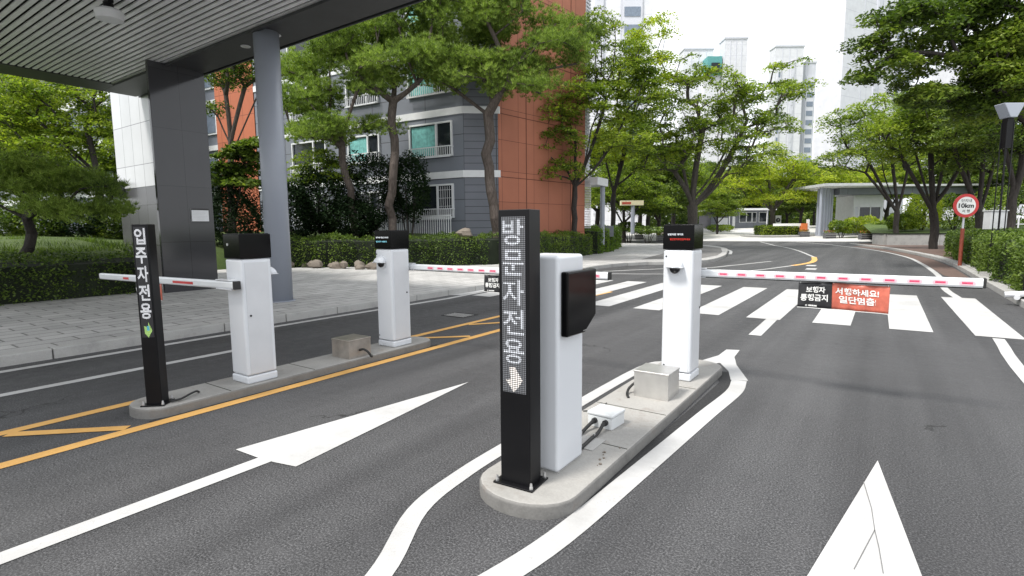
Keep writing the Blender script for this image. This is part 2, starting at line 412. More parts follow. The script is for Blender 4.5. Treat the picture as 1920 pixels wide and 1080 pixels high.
# left pavement with its kerb
KL = smoothline([(-7.95, -14), (-7.95, 0), (-7.95, 9), (-8.1, 14), (-8.5, 18), (-8.0, 20.4), (-6.6, 21.6), (-5.95, 23.4), (-6.2, 27), (-6.95, 31), (-8.4, 37), (-11.4, 43), (-17, 46.4), (-30, 47), (-60, 47)], 5)
def block(name, edge, far, z, mat):
    pts = [(x, y) for x, y in edge]+far
    mb = MB(); mb.prism(pts, -.02, z); return struct(mb.build(name, mat))
def offs(pts, w):
    P = [Vector(p) for p in pts]; out = []
    for i in range(len(P)):
        d = (P[min(i+1, len(P)-1)]-P[max(i-1, 0)]).normalized(); out.append(tuple(P[i]+Vector((-d.y, d.x))*w))
    return out
def kerbmesh(name, edge, w, z, gap=1.0):
    # kerb stones laid end to end with fine joints; edge is walked with the pavement on its left
    mb = MB(); P = [Vector(p) for p in edge]; ds = [0]
    for a, b in zip(P, P[1:]): ds.append(ds[-1]+(b-a).length)
    def pt(sv):
        for i in range(len(P)-1):
            if ds[i+1] >= sv: return P[i].lerp(P[i+1], (sv-ds[i])/max(1e-6, ds[i+1]-ds[i]))
        return P[-1]
    sv = 0
    while sv < ds[-1]-gap:
        a, b = pt(sv+.006), pt(sv+gap-.006); d = (b-a).normalized(); nn = Vector((-d.y, d.x))*w
        mb.prism([(a.x, a.y), (b.x, b.y), (b.x+nn.x, b.y+nn.y), (a.x+nn.x, a.y+nn.y)], -.02, z)
        sv += gap
    return struct(mb.build(name, MT['kerb'], bevel=.012))
kerbmesh('kerb', KL, .17, .125)
block('pavement', offs(KL, .165), [(-60, -14)], .12, MT['paver'])
KR = smoothline([(2.15, -14), (2.15, 0), (2.15, 15), (2.2, 24), (1.95, 30), (1.2, 36), (0, 43), (-2.2, 51), (-2.0, 52.4), (0, 52.9), (30, 53), (60, 53)], 5)
KRr = list(reversed(KR))
kerbmesh('kerb', KRr, .17, .125)
block('pavement', offs(KRr, .165), [(60, -14)], .12, MT['paver'])
flat('paved_verge', [(-6.5, 23.6), (-6.5, 27), (-7.2, 31), (-8.7, 37), (-11.6, 42.5), (-14, 42.5), (-11.5, 36), (-9.5, 28), (-8.6, 22.5)], .124, plain('dark_paver', (.16, .155, .15), .9, var=.3, sc=8))['kind'] = 'structure'
vg = [(2.1, 18), (2.14, 24), (1.9, 30), (1.15, 36), (-.05, 43), (-2.0, 50), (-2.4, 49.4), (-.6, 42.5), (.7, 35.5), (1.3, 29.5), (1.5, 24), (1.6, 20)]
flat('paved_verge', vg, .006, MT['brickred'])['kind'] = 'structure'
flat('paved_verge', [(2.5, 26), (2.2, 31), (1.5, 36), (.3, 43), (-1.7, 50.5), (4, 50), (5.5, 40), (6, 26)], .124, MT['brickred'])['kind'] = 'structure'
# painted markings
mk = MB(); Z = .004
def line(pts, w, m=None): ribbon(m or mk, pts, w, Z, zf=1)
def marking(name, mb, mat):
    o = mb.build(name, mat); o['kind'] = 'structure'; return o
oy = MB()
line([(-4.53, -6), (-4.53, 11.5)], .115, oy); line([(-5.28, -6), (-5.27, 7.5), (-5.12, 11.5)], .11, oy)
for y0, y1 in ((1.0, 1.55), (-.9, -.35), (-2.8, -2.2), (5.1, 5.65), (6.35, 7.1), (8.0, 8.7)):
    ribbon(oy, [(-5.21, y0), (-4.61, y1)], .095, .0052)
marking('yellow_line_marking', oy, MT['orange_paint'])
line([(-7.66, -8), (-7.66, 5.5), (-7.6, 8.6), (-7.85, 11.5), (-8.0, 14)], .125)
line([(-6.54, -8), (-6.54, 3.6)], .12)
er = smoothline([(1.2, -6), (1.22, 6), (1.33, 9.2)], 4); line(er, .12)
er = smoothline([(1.36, 13.9), (1.30, 16.1), (1.46, 20.2), (1.35, 26.3), (.98, 32), (-.3, 39.8), (-2.72, 47.7), (-6, 52)], 6); line(er, .14)
# the crossing
for i, xc in enumerate((1.36, .42, -.55, -1.5, -2.43, -3.45, -4.42, -5.36, -6.3, -7.25)):
    a = 0 if i < 4 else -.03*(i-3)
    mk.add([(xc-.25, 9.28, Z+.0006), (xc+.25, 9.28, Z+.0006), (xc+.27+a, 14.05, Z+.0006), (xc-.27+a, 14.05, Z+.0006)], [(0, 1, 2, 3)])
mk.add([(-8.0, 9.0, Z), (-7.75, 9.2, Z), (-7.75, 12.6, Z), (-8.05, 12.8, Z)], [(0, 1, 2, 3)])
a, b = W(1415, 629), W(1447, 599); line([a, b], .16)
# teardrop line and others past the crossing
loop = [W(*p) for p in ((1141, 513.5), (1245, 514), (1321, 513), (1415, 507), (1487, 498))]
line(smoothline(loop, 5), .12)
line(smoothline([W(*p) for p in ((1526, 482), (1493, 469), (1460, 461.5), (1425, 457))], 5), .13)
line(smoothline([W(*p) for p in ((1130, 509), (1245, 504), (1321, 502.5), (1380, 497), (1446, 490))], 5), .13)
ek = offs(KL[45:70], -.16); line(ek, .17)
line([(-60, 52.2), (-20, 52.2), (-3.5, 52.6)], .3)
for yy in (19.6, 21.6): pass
for p in ((1521, 498), (1521, 504.5)):
    q = W(*p); mk.box(q[0]-.16, q[0]+.16, q[1]-.35, q[1]+.35, Z-.001, Z+.001)
ye = MB(); line(smoothline([W(*p) for p in ((1487, 498), (1517, 493), (1527, 488), (1526, 482))], 6), .22, ye)
marking('yellow_line_marking', ye, MT['orange_paint'])
# line round the front island, ends in a beak
line(smoothline([(-1.60, 1.16), (-1.72, 1.5), (-1.93, 1.9), (-2.0, 2.3), (-2.02, 3), (-2.0, 5.3), (-1.8, 5.7), W(1322, 680)], 5), .115)
line(smoothline([(-1.39, 1.16), (-1.28, 1.6), (-1.19, 2.1), (-1.13, 3), (-1.06, 4.2), (-1.01, 4.95), W(1386, 714)], 5), .135)
tipp = [W(*q) for q in ((1317, 676), (1347, 667), (1362, 656), (1387, 657), (1377, 670), (1381, 685), (1403, 715), (1370, 713), (1366, 697), (1350, 681), (1317, 686))]
mk.add([(x, y, Z+.0008) for x, y in tipp], [(0, 1, 9, 10), (1, 2, 3, 4, 5, 8, 9), (5, 6, 7, 8)])
mk.add([(x, y, Z+.0012) for x, y in ((-1.66, 1.18), (-1.32, 1.18), (-1.50, .5))], [(0, 1, 2)])
# arrows
mk.add([(x, y, Z+.0008) for x, y in ((-3.52, 1.79), (-3.29, 1.80), (-3.12, 1.82), (-2.94, 1.86), (-3.21, 3.9))], [(0, 1, 2, 3, 4)])
line([(-3.25, -3), (-3.205, 1.85)], .125)
mk.add([(x, y, Z+.0008) for x, y in ((-.27, 1.85), (.33, 1.85), (.06, 3.95))], [(0, 1, 2)])
line([(.03, -3), (.03, 1.9)], .125)
marking('white_line_marking', mk, MT['white_paint'])
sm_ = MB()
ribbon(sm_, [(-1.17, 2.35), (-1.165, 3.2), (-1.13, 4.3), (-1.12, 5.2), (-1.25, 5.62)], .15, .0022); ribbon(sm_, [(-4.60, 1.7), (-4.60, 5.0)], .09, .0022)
marking('island_side_strip', sm_, MT['asphalt_d'])  # darker asphalt ribbons along the sides of both islands
cr = MB()
for q in (((1619, 905), (1634, 955), (1640, 996), (1601, 1070)), ((1640, 996), (1648, 1030), (1656, 1078))): ribbon(cr, [W(*r_) for r_ in q], .0045, .0068)
marking('crack', cr, MT['crackc'])
def manhole(x, y, w, h):
    m = MB(); m.box(x-w/2, x+w/2, y-h/2, y+h/2, .0, .006, 0)
    for i in range(5): m.box(x-w/2+.03, x+w/2-.03, y-h/2+.04+i*(h-.08)/5, y-h/2+.04+i*(h-.08)/5+.025, .006, .009, 1)
    return m.build('manhole_cover', [MT['void'], MT['kerb']])
tag(manhole(*W(862, 591), .5, .4), 'square drain cover set in the asphalt beside the yellow lines', 'manhole cover')

# ------------------------------------------------------------------ planted ground
def loft(name, lines, mat):
    mb = MB(); n = len(lines[0]); vs = [p for l_ in lines for p in l_]
    mb.add(vs, [(j*n+i, j*n+i+1, (j+1)*n+i+1, (j+1)*n+i) for j in range(len(lines)-1) for i in range(n-1)])
    return struct(mb.build(name, mat, smooth=True))
LP = [(-14.7, -14), (-14.7, 0), (-14.7, 5.4), (-17.5, 6.2), (-19.5, 8), (-19.5, 11.4), (-17.0, 13.0), (-14.6, 15.2), (-12.7, 17.2), (-12.8, 21), (-13.3, 25), (-14.2, 29), (-15.6, 33), (-17.3, 37)]
def lawnline(d, z, jit=.0):
    rnd = random.Random(5); out = []
    for i, (x, y) in enumerate(LP): out.append((x-d, y+(d*.15 if i > 8 else 0), z+rnd.uniform(-jit, jit)))
    return out
loft('lawn', [lawnline(0, .1), lawnline(.25, .75), lawnline(1.6, 1.1, .05), lawnline(4, 1.28, .06), lawnline(12, 1.4, .08), lawnline(70, 1.5)], MT['lawn'])
rl = [(at(1640, 450, 40)[:2]), (at(1662, 450, 38)[:2]), (at(1760, 450, 37)[:2]), (at(1905, 450, 36)[:2]), (at(2200, 450, 34)[:2])]
dirv = toW(.55, 1.)
def rline(d, z): return [(x+dirv[0]*d, y+dirv[1]*d, z) for x, y in rl]
loft('lawn', [rline(.2, .1), rline(.2, .78), rline(4, 1.1), rline(12, 1.9), rline(60, 2.4)], MT['lawn'])
rw = MB()
ribbon(rw, rl, .35, .95); P_ = rl
for a, b in zip(rl, rl[1:]):
    d = (Vector(b)-Vector(a)).normalized(); nn = Vector((-d.y, d.x))*.17
    rw.prism([(a[0]-nn.x, a[1]-nn.y), (b[0]-nn.x, b[1]-nn.y), (b[0]+nn.x, b[1]+nn.y), (a[0]+nn.x, a[1]+nn.y)], .05, .88)
    rw.prism([(a[0]-nn.x*1.2, a[1]-nn.y*1.2), (b[0]-nn.x*1.2, b[1]-nn.y*1.2), (b[0]+nn.x*1.2, b[1]+nn.y*1.2), (a[0]+nn.x*1.2, a[1]+nn.y*1.2)], .88, .96, 1)
tag(rw.build('stone_wall', [MT['wallrock'], MT['core']]), 'low pale stone retaining wall with a dark coping behind the right row of trees', 'stone wall')

# ------------------------------------------------------------------ foliage
rng = np.random.default_rng(11); DENS = 1.45
def rand_frames(n, up=.6, rg=rng):
    # random leaf axes; up pulls the leaf normals towards the vertical
    nrm = rg.normal(size=(n, 3)); nrm[:, 2] = np.abs(nrm[:, 2])+up; nrm /= np.linalg.norm(nrm, axis=1)[:, None]
    a = rg.normal(size=(n, 3)); a -= (a*nrm).sum(1)[:, None]*nrm; a /= np.linalg.norm(a, axis=1)[:, None]
    return a, np.cross(nrm, a)
def leaves(cen, size, asp=.5, up=.6, rg=rng):
    n = len(cen); a, b = rand_frames(n, up, rg)
    sz = size*rg.uniform(.65, 1.25, n)[:, None]
    V = np.empty((n, 4, 3)); V[:, 0] = cen-a*sz*.5; V[:, 1] = cen+b*sz*.5*asp-a*sz*.06; V[:, 2] = cen+a*sz*.5; V[:, 3] = cen-b*sz*.5*asp-a*sz*.06
    return V.reshape(-1, 3)
def grow(base, fork, attr, seed, curve=.25, pen=.35, step=.45, bend=.12, stems=None):
    rd = random.Random(seed); nodes = [Vector(base)]; par = [-1]; plen = [0.]
    L = (Vector(fork)-Vector(base)).length; k = max(3, int(L/.5)); off = Vector((0, 0, 0))
    for i in range(1, k+1):
        t = i/k; off = Vector((rd.uniform(-1, 1), rd.uniform(-1, 1), 0))*bend*(t*(1-t)*2)
        nodes.append(Vector(base).lerp(Vector(fork), t)+off); par.append(i-1); plen.append(L*t)
    fk = len(nodes)-1
    for lc in (stems or []):
        q0 = Vector(fork); q1 = Vector(lc); dl = (q1-q0).length; m = max(3, int(dl/.45)); prev = max(1, fk-rd.randint(0, 1)); q0 = nodes[prev].copy()
        md_ = q0.lerp(q1, .45)+Vector((0, 0, -.10*dl))+Vector([rd.gauss(0, .05*dl) for _ in range(3)])
        for q in range(1, m+1):
            u = q/m; nodes.append(q0*(1-u)**2+md_*2*u*(1-u)+q1*u*u); par.append(prev); plen.append(plen[prev]+dl/m); prev = len(nodes)-1
    limbs = list(range(fk+1, len(nodes)))
    starts = list(range(max(1, int(fk*.8)), fk+1))
    arr = np.array([tuple(n_) for n_ in nodes]); pl = np.array(plen); ok = np.zeros(len(nodes), bool); ok[starts] = True; ok[limbs] = True
    if limbs: ok[starts] = False; ok[fk] = True
    attr = sorted(attr, key=lambda a: (Vector(a)-nodes[fk]).length)
    arr = list(map(tuple, arr)); pl = list(pl); ok = list(ok); tips = []
    for a in attr:
        A = np.array(arr); a_ = np.array(a); d = np.linalg.norm(A-a_, axis=1)
        cost = d+pen*np.array(pl)+np.where(np.array(ok), 0, 1e6)+np.maximum(0, A[:, 2]-a_[2])*.8
        j = int(np.argmin(cost)); p0 = Vector(arr[j]); p1 = Vector(a); dist = (p1-p0).length; m = max(1, int(dist/step))
        mid = p0.lerp(p1, .5)+Vector((0, 0, curve*dist*.5))*(1 if p1.z > p0.z else .3)+Vector([rd.gauss(0, .05*dist) for _ in range(3)])
        prev = j
        for q in range(1, m+1):
            t = q/m; p = p0*(1-t)**2+mid*2*t*(1-t)+p1*t*t
            arr.append(tuple(p)); par.append(prev); pl.append(pl[prev]+dist/m); ok.append(True); prev = len(arr)-1
        tips.append(prev)
    return arr, par, tips, fk
def branch_mesh(arr, par, tips, r0, rtip=.008, ex=.48, n=6):
    w = np.zeros(len(arr))
    for t in tips: w[t] += 1
    for i in range(len(arr)-1, 0, -1): w[par[i]] += w[i]
    wm = w.max(); r = np.maximum(rtip, r0*(np.maximum(w, .4)/wm)**ex)
    A = np.array(arr); pi = np.array(par[1:]); ci = np.arange(1, len(arr)); p0, p1 = A[pi], A[ci]
    d = p1-p0; ln = np.linalg.norm(d, axis=1); k = ln > 1e-4; p0, p1, d, pi, ci, ln = p0[k], p1[k], d[k], pi[k], ci[k], ln[k]
    d /= ln[:, None]; ref = np.where(np.abs(d[:, 2:3]) < .9, np.array([[0, 0, 1.]]), np.array([[1., 0, 0]]))
    u = np.cross(d, ref); u /= np.linalg.norm(u, axis=1)[:, None]; v = np.cross(d, u); m = len(p0)
    rp = np.minimum(r[pi], r[ci]*1.35+.004); V = np.empty((m, 2, n, 3))
    for q in range(n):
        a = 2*math.pi*q/n; o_ = u*math.cos(a)+v*math.sin(a)
        V[:, 0, q] = p0-d*rp[:, None]*.25+o_*rp[:, None]; V[:, 1, q] = p1+d*r[ci][:, None]*.25+o_*r[ci][:, None]
    V = V.reshape(-1, 3); b = np.arange(m)[:, None]*2*n; q = np.arange(n)[None, :]; q2 = (q+1) % n
    Fc = np.stack([b+q, b+q2, b+n+q2, b+n+q], axis=-1).reshape(-1)
    return V, Fc
def mesh_quads(name, V, Fc, mat, parent, smooth=True):
    me = bpy.data.meshes.new(name); nf = len(Fc)//4
    me.vertices.add(len(V)); me.vertices.foreach_set('co', V.astype(np.float32).ravel())
    me.loops.add(len(Fc)); me.loops.foreach_set('vertex_index', Fc.astype(np.int32))
    me.polygons.add(nf); me.polygons.foreach_set('loop_start', np.arange(0, nf*4, 4, dtype=np.int32))
    me.update(calc_edges=True); me.materials.append(mat)
    if smooth: me.shade_smooth()
    ob = bpy.data.objects.new(name, me); S.collection.objects.link(ob); ob.parent = parent; return ob
def sample_blobs(blobs, n, rg, lo=-.55, shell=.5):
    vol = np.array([b[3]*b[4]*b[5] for b in blobs])**.7; out = []
    pick = rg.choice(len(blobs), n, p=vol/vol.sum())
    for i in pick:
        bx, by, bz, rx, ry, rz = blobs[i]
        while True:
            d = rg.normal(size=3); d /= np.linalg.norm(d); r = rg.uniform(shell, 1)**.6
            if d[2]*r > lo: break
        out.append((bx+d[0]*rx*r, by+d[1]*ry*r, bz+d[2]*rz*r))
    return out
def broadleaf(name, label, loc, fork, blobs, mat, n=200, per=100, leaf=.10, spray=.55, seed=1, r0=.17, bark='bark', group=None, flatn=.2, stems=5, pen=.22, asp=.5, cat='tree'):
    rg = np.random.default_rng(seed); t = thing(name, label, cat, loc, 0, group)
    at_ = sample_blobs(blobs, n, rg)
    big = sorted(blobs, key=lambda q: -q[3]*q[5])[:stems]; fv = Vector(fork)
    lim = [tuple(fv.lerp(Vector(q[:3]), .72)) for q in big]
    arr, par, tips, fk = grow((0, 0, -.2), fork, at_, seed, pen=pen, stems=lim)
    V, Fc = branch_mesh(arr, par, tips, r0)
    mesh_quads('trunk', V, Fc, MT[bark], t)
    tp = np.array([arr[k] for k in tips]); sc = rg.uniform(.6, 1.25, len(tp))
    cnt = (per*DENS*sc**1.5).astype(int); cen = np.repeat(tp, cnt, axis=0); s_ = np.repeat(sc, cnt)[:, None]
    g = rg.normal(size=(len(cen), 3)); g *= (rg.uniform(0, 1, (len(cen), 1))**.4)/np.linalg.norm(g, axis=1)[:, None]
    # a spray droops away from its middle
    rr = np.sqrt(g[:, 0]**2+g[:, 1]**2)
    g[:, 2] = g[:, 2]*flatn-.35*rr**2
    V = leaves(cen+g*spray*s_*1.08, leaf*1.12, asp, .9, rg)
    npmesh('crown', V, 4, MT[mat], t); return t
def pine(name, label, loc, fork, blobs, n=60, tufts=42, seed=1, r0=.16, group=None, mat='needle', bark='barkp', pad=.72, nl=.19, nw=.022, nn=15, flatn=.42, cat='pine tree', pen=.3):
    rg = np.random.default_rng(seed); t = thing(name, label, cat, loc, 0, group)
    at_ = sample_blobs(blobs, n, rg, lo=-.4)
    arr, par, tips, fk = grow((0, 0, -.2), fork, at_, seed, curve=-.05, pen=pen, bend=.35)
    V, Fc = branch_mesh(arr, par, tips, r0, .012, .5); mesh_quads('trunk', V, Fc, MT[bark], t)
    tp = np.array([arr[k] for k in tips]); sc = rg.uniform(.65, 1.3, len(tp)); cnt = (tufts*sc**2).astype(int)
    cen = np.repeat(tp, cnt, axis=0); s_ = np.repeat(sc, cnt)[:, None]
    g = rg.normal(size=(len(cen), 3)); g *= (rg.uniform(0, 1, (len(cen), 1))**.38)/np.linalg.norm(g, axis=1)[:, None]; g[:, 2] *= flatn
    cen = cen+g*pad*s_; C_ = np.repeat(cen, nn, axis=0); m = len(C_)
    d = rg.normal(size=(m, 3))*.8; d[:, 2] = np.abs(d[:, 2])*.8+.45; d /= np.linalg.norm(d, axis=1)[:, None]
    sd = np.cross(d, rg.normal(size=(m, 3))); sd /= np.linalg.norm(sd, axis=1)[:, None]; ll = nl*rg.uniform(.7, 1.2, m)[:, None]
    V = np.empty((m, 3, 3)); V[:, 0] = C_-sd*nw*.5; V[:, 1] = C_+sd*nw*.5; V[:, 2] = C_+d*ll
    npmesh('crown', V.reshape(-1, 3), 3, MT[mat], t); return t
def place(px, dep, z0, fpx, fpy, crown, fy=0.):
    # turns outlines measured in the photo into metres at the tree's own distance
    b = at(px, 440, dep); loc = (b[0], b[1], z0); k = dep/1000
    f = at(fpx, fpy, dep); fork = (f[0]-b[0], f[1]-b[1], f[2]-z0); blobs = []
    for c_ in crown:
        cx, cy, rx, ry = c_[:4]; dd = c_[4] if len(c_) > 4 else 0.; p = at(cx, cy, dep+dd); kk = (dep+dd)/1000
        blobs.append((p[0]-b[0], p[1]-b[1], p[2]-z0, rx*kk, (c_[5] if len(c_) > 5 else rx*.85)*kk, ry*kk))
    return loc, fork, blobs
# ------------------------------------------------------------------ concrete islands
def island(label, x0, x1, y0, y1, joints):
    r = (x1-x0)/2; xc = (x0+x1)/2; pts = []
    for k in range(13):
        a = math.pi+math.pi*k/12; pts.append((xc+r*math.cos(a), y0+r*.8+r*.8*math.sin(a)))
    for k in range(13):
        a = math.pi*k/12; pts.append((xc+r*math.cos(a), y1-r*.8+r*.8*math.sin(a)))
    mb = MB(); mb.prism(pts, -.02, .08); mb.mi = [0, 0]+[1]*(len(mb.mi)-2)
    o = mb.build('traffic_island', [MT['concrete'], MT['aggregate']], bevel=.018, segs=3)
    for y in joints:
        j = MB(); j.box(x0+.015, x1-.015, y-.004, y+.004, .0795, .0812); j.build('joint', MT['core'], o)
    return tag(o, label, 'traffic island')
island('round-nosed concrete island in the foreground under the large black display post', -1.83, -1.235, 2.135, 5.70, (3.08, 3.82, 4.6))
island('longer-looking concrete island on the left between the yellow lines', -5.10, -4.62, 1.67, 5.0, (2.35, 3.2, 3.95))

# ------------------------------------------------------------------ display posts
def led_post(name, label, cx, cy, w, d, z0, z1, chars, pz0, pz1, off, arrow, rz=0):
    t = thing(name, label, 'display post', (cx, cy, z0), rz, 'display posts'); h = z1-z0
    MB().box(-w/2, w/2, -d/2, d/2, .008, h).build('housing', MT['blackm'], t, bevel=.005)
    bp = MB(); bp.box(-w/2-.03, w/2+.03, -d/2-.035, d/2+.03, 0, .010).build('base_plate', MT['blackm'], t, bevel=.002)
    for sx in (-1, 1):
        for sy in (-1, 1):
            x, y = sx*(w/2+.014), sy*(d/2+.016)
            MB().tube([(x, y, .008), (x, y, .022)], .011, 6).tube([(x, y, .02), (x, y, .042)], [.0085, .006], 8).build('anchor_bolt', MT['bolt'], t)
    pw = w*.76; zz0, zz1 = pz0-z0, pz1-z0
    dp = MB().box(-pw/2, pw/2, -d/2-.003, -d/2+.001, zz0, zz1).build('led_panel', off, t)
    n = len(chars); ch = (zz1-zz0)/(n+.95); y = -d/2-.0045
    g = MB()
    for i, c_ in enumerate(chars): put_text(g, c_, -pw*.46, zz1-(i+.94)*ch, pw*.9, ch*.86, y, bold=.012 if arrow == 'down' else .025)
    g.build('lettering', MT['led_wm' if arrow == 'down' else 'led_w'], dp)
    zc = zz0+ch*.47; aw = pw*.4
    if arrow == 'down':
        MB().prism([(-aw*.5, zc+ch*.4), (aw*.1, zc+ch*.42), (aw*.9, zc-.0), (aw*.5, zc-ch*.25), (-.05*aw, zc-ch*.45), (-aw*.9, zc-ch*.05), (-aw*.4, zc)], y, y+.0005, axis='y').build('arrow', MT['led_p'], dp)
    else:
        a = MB().prism([(-aw*.7, zc+ch*.15), (aw*.15, zc+ch*.1), (aw*.2, zc+ch*.38), (aw*.95, zc-ch*.1), (aw*.1, zc-ch*.48), (-.6*aw, zc-ch*.25)], y, y+.0005, axis='y')
        a.build('arrow', MT['led_g'], dp)
        MB().box(-.1*aw, .35*aw, y-.001, y-.0004, zc-.1*ch, zc+.15*ch).build('arrow', MT['led_c'], dp)
    return t
led_post('display_post', 'large black display post standing on the nose of the front island', -1.575, 2.355, .185, .125, .08, 1.572, '방문자전용', .60, 1.535, MT['led_off_l'], 'down', R(4))
led_post('display_post', 'slim black display post with white lettering at the near end of the left island', -4.80, 1.84, .118, .115, .08, 1.535, '입주자전용', .64, 1.515, MT['led_off'], 'right', R(42))

# ------------------------------------------------------------------ barrier cabinets
def boom_mesh(L, marks, h=.066, d=.05, halo=True):
    m = MB(); m.box(0, L, -d/2, d/2, -h/2, h/2, 0)
    return m
def barrier(label, x, y, rz, z0, zb, zt, arm, armz, sag, front, marks):
    # local frame: camera side faces -Y, the boom leaves on the +X side behind the cabinet
    t = thing('parking_barrier', label, 'parking barrier', (x, y, z0), rz, 'boom barrier cabinets')
    w, d, hb, ht = .27, .29, zb-z0, zt-z0
    MB().box(-w/2, w/2, -d/2, d/2, .075, hb).build('body', MT['white'], t, bevel=.022, segs=4)
    MB().box(-w/2-.003, w/2+.003, -d/2-.003, d/2+.003, 0, .072).build('plinth', MT['white'], t, bevel=.015, segs=3)
    MB().box(-w/2+.022, w/2-.022, -d/2-.0025, -d/2+.004, .085, hb-.035).build('front_cover', MT['white'], t, bevel=.0015)
    for sx in (-1, 1):
        dr = MB().box(sx*(w/2+.0)-.004, sx*(w/2)+.004, -d/2+.035, d/2-.03, .09, hb-.03).build('side_door', MT['white2'], t, bevel=.003)
        MB().tube([(sx*(w/2+.003), d/2-.06, hb*.55), (sx*(w/2+.01), d/2-.06, hb*.55)], .009, 10).build('lock', MT['blackm'], dr)
    hd = MB().box(-w/2-.004, w/2+.004, -d/2-.004, d/2+.004, hb+.003, ht-.004).build('display_head', MT['black'], t, bevel=.006)
    MB().box(-w/2+.01, w/2-.004, -d/2+.01, d/2-.01, ht-.006, ht+.001).build('lid', MT['blackm'], hd)
    if front == 'white_red':
        g = MB(); put_text(g, '방문차량 게이트', -.095, hb+.128, .14, .018, -d/2-.006); g.build('lettering', MT['e_white'], hd)
        g = MB(); put_text(g, '일단정지후진입하세요', -.075, hb+.085, .18, .018, -d/2-.006); g.build('lettering', MT['e_red'], hd)
    else:
        g = MB(); put_text(g, '입주차량 자동인식 게이트', -.11, hb+.128, .215, .018, -d/2-.006); g.build('lettering', MT['e_white'], hd)
        g = MB(); put_text(g, '일단정지 서행운전', -.11, hb+.08, .185, .018, -d/2-.006); g.build('lettering', MT['e_cyan'], hd)
    MB().tube([(.06, d/2+.003, hb+.13), (.06, d/2+.010, hb+.13)], .012, 12).build('lock', MT['bolt'], hd)
    # camera: bezel ring, dark ball, domed hood over it
    zc, r = hb-.155, .078
    c_ = MB(); c_.tube([(-.02, -d/2+.002, zc), (-.02, -d/2-.012, zc)], [r, r*.97], 28).build('camera_bezel', MT['white'], t, smooth=False)
    b = MB(); vs = []; fs = []
    for i in range(7):
        for j in range(17):
            a = math.pi*j/16; p = math.pi/2*i/6
            vs.append((-.02+r*.98*math.cos(a)*math.cos(p*.0)*math.cos(p)**.35 if i < 6 else -.02, -d/2-.012-.085*math.sin(p), zc+r*.98*math.sin(a)*math.cos(p)**.8))
    for i in range(6):
        for j in range(16): fs.append((i*17+j, i*17+j+1, (i+1)*17+j+1, (i+1)*17+j))
    b.add(vs, fs); hdm = b.build('camera_hood', MT['white'], t, smooth=True)
    sm = hdm.modifiers.new('s', 'SOLIDIFY'); sm.thickness = .004
    MB().box(-.02-r*1.04, -.02+r*1.04, -d/2-.088, -d/2, zc-.004, zc+.003).build('hood_rim', MT['white2'], t, bevel=.003)
    sp_ = MB(); n_ = 12; vs = []; fs = []
    for i in range(n_+1):
        for j in range(n_*2):
            p = math.pi*i/n_; a = math.pi*j/n_; vs.append((-.02+.046*math.sin(p)*math.cos(a), -d/2-.02+.034*math.sin(p)*math.sin(a), zc-.014+.046*math.cos(p)))
    for i in range(n_):
        for j in range(n_*2): fs.append((i*n_*2+j, i*n_*2+(j+1) % (n_*2), (i+1)*n_*2+(j+1) % (n_*2), (i+1)*n_*2+j))
    sp_.add(vs, fs).build('camera_lens', MT['lens'], t, smooth=True)
    for (bx, bz) in ((-.105, hb-.06), (-.105, .13)):
        MB().tube([(bx, -d/2+.001, bz), (bx, -d/2-.006, bz)], .0075, 10).build('screw', MT['blackm'], t)
    # boom: a white extrusion in a hub bracket on the back
    az = armz-z0; by = d/2+.055
    MB().tube([(-.02, d/2-.002, az), (-.02, d/2+.03, az)], .05, 20).box(-.10, .16, d/2+.028, d/2+.086, az-.045, az-.036).box(-.10, .16, d/2+.028, d/2+.086, az+.036, az+.045).build('boom_bracket', MT['white2'], t, bevel=.002)
    am = MB(); L = arm; h = .066; sl_ = sag/L
    def P(s_, yy, zz): return (-.13+s_, by+yy, az+zz-sl_*s_)
    vs = [P(s_, yy, zz) for s_ in (0, L) for yy, zz in ((-.022, -.033), (.022, -.033), (.028, -.02), (.028, .02), (.022, .033), (-.022, .033), (-.028, .02), (-.028, -.02))]
    am.add(vs, [tuple(range(8))[::-1], tuple(range(8, 16))]+[(i, (i+1) % 8, 8+(i+1) % 8, 8+i) for i in range(8)])
    ao = am.build('boom_arm', MT['alu'], t)
    ec = MB(); ec.add([P(s_, yy, zz) for s_ in (L, L+.018) for yy, zz in ((-.032, -.037), (.032, -.037), (.032, .037), (-.032, .037))], [(0, 1, 2, 3), (7, 6, 5, 4), (0, 1, 5, 4), (1, 2, 6, 5), (2, 3, 7, 6), (3, 0, 4, 7)]).build('end_cap', MT['rubber'], ao, bevel=.006)
    MB().add([P(s_, yy, zz) for s_ in (-.03, -.004) for yy, zz in ((-.032, -.037), (.032, -.037), (.032, .037), (-.032, .037))], [(0, 1, 2, 3), (7, 6, 5, 4), (0, 1, 5, 4), (1, 2, 6, 5), (2, 3, 7, 6), (3, 0, 4, 7)]).build('end_cap', MT['rubber'], ao, bevel=.006)
    rs = MB(); rs.add([P(s_, yy, zz) for s_ in (.22, L) for yy, zz in ((-.006, -.043), (.006, -.043), (.006, -.033), (-.006, -.033))], [(0, 1, 2, 3), (7, 6, 5, 4), (0, 1, 5, 4), (1, 2, 6, 5), (2, 3, 7, 6), (3, 0, 4, 7)]).build('rubber_strip', MT['rubber'], ao)
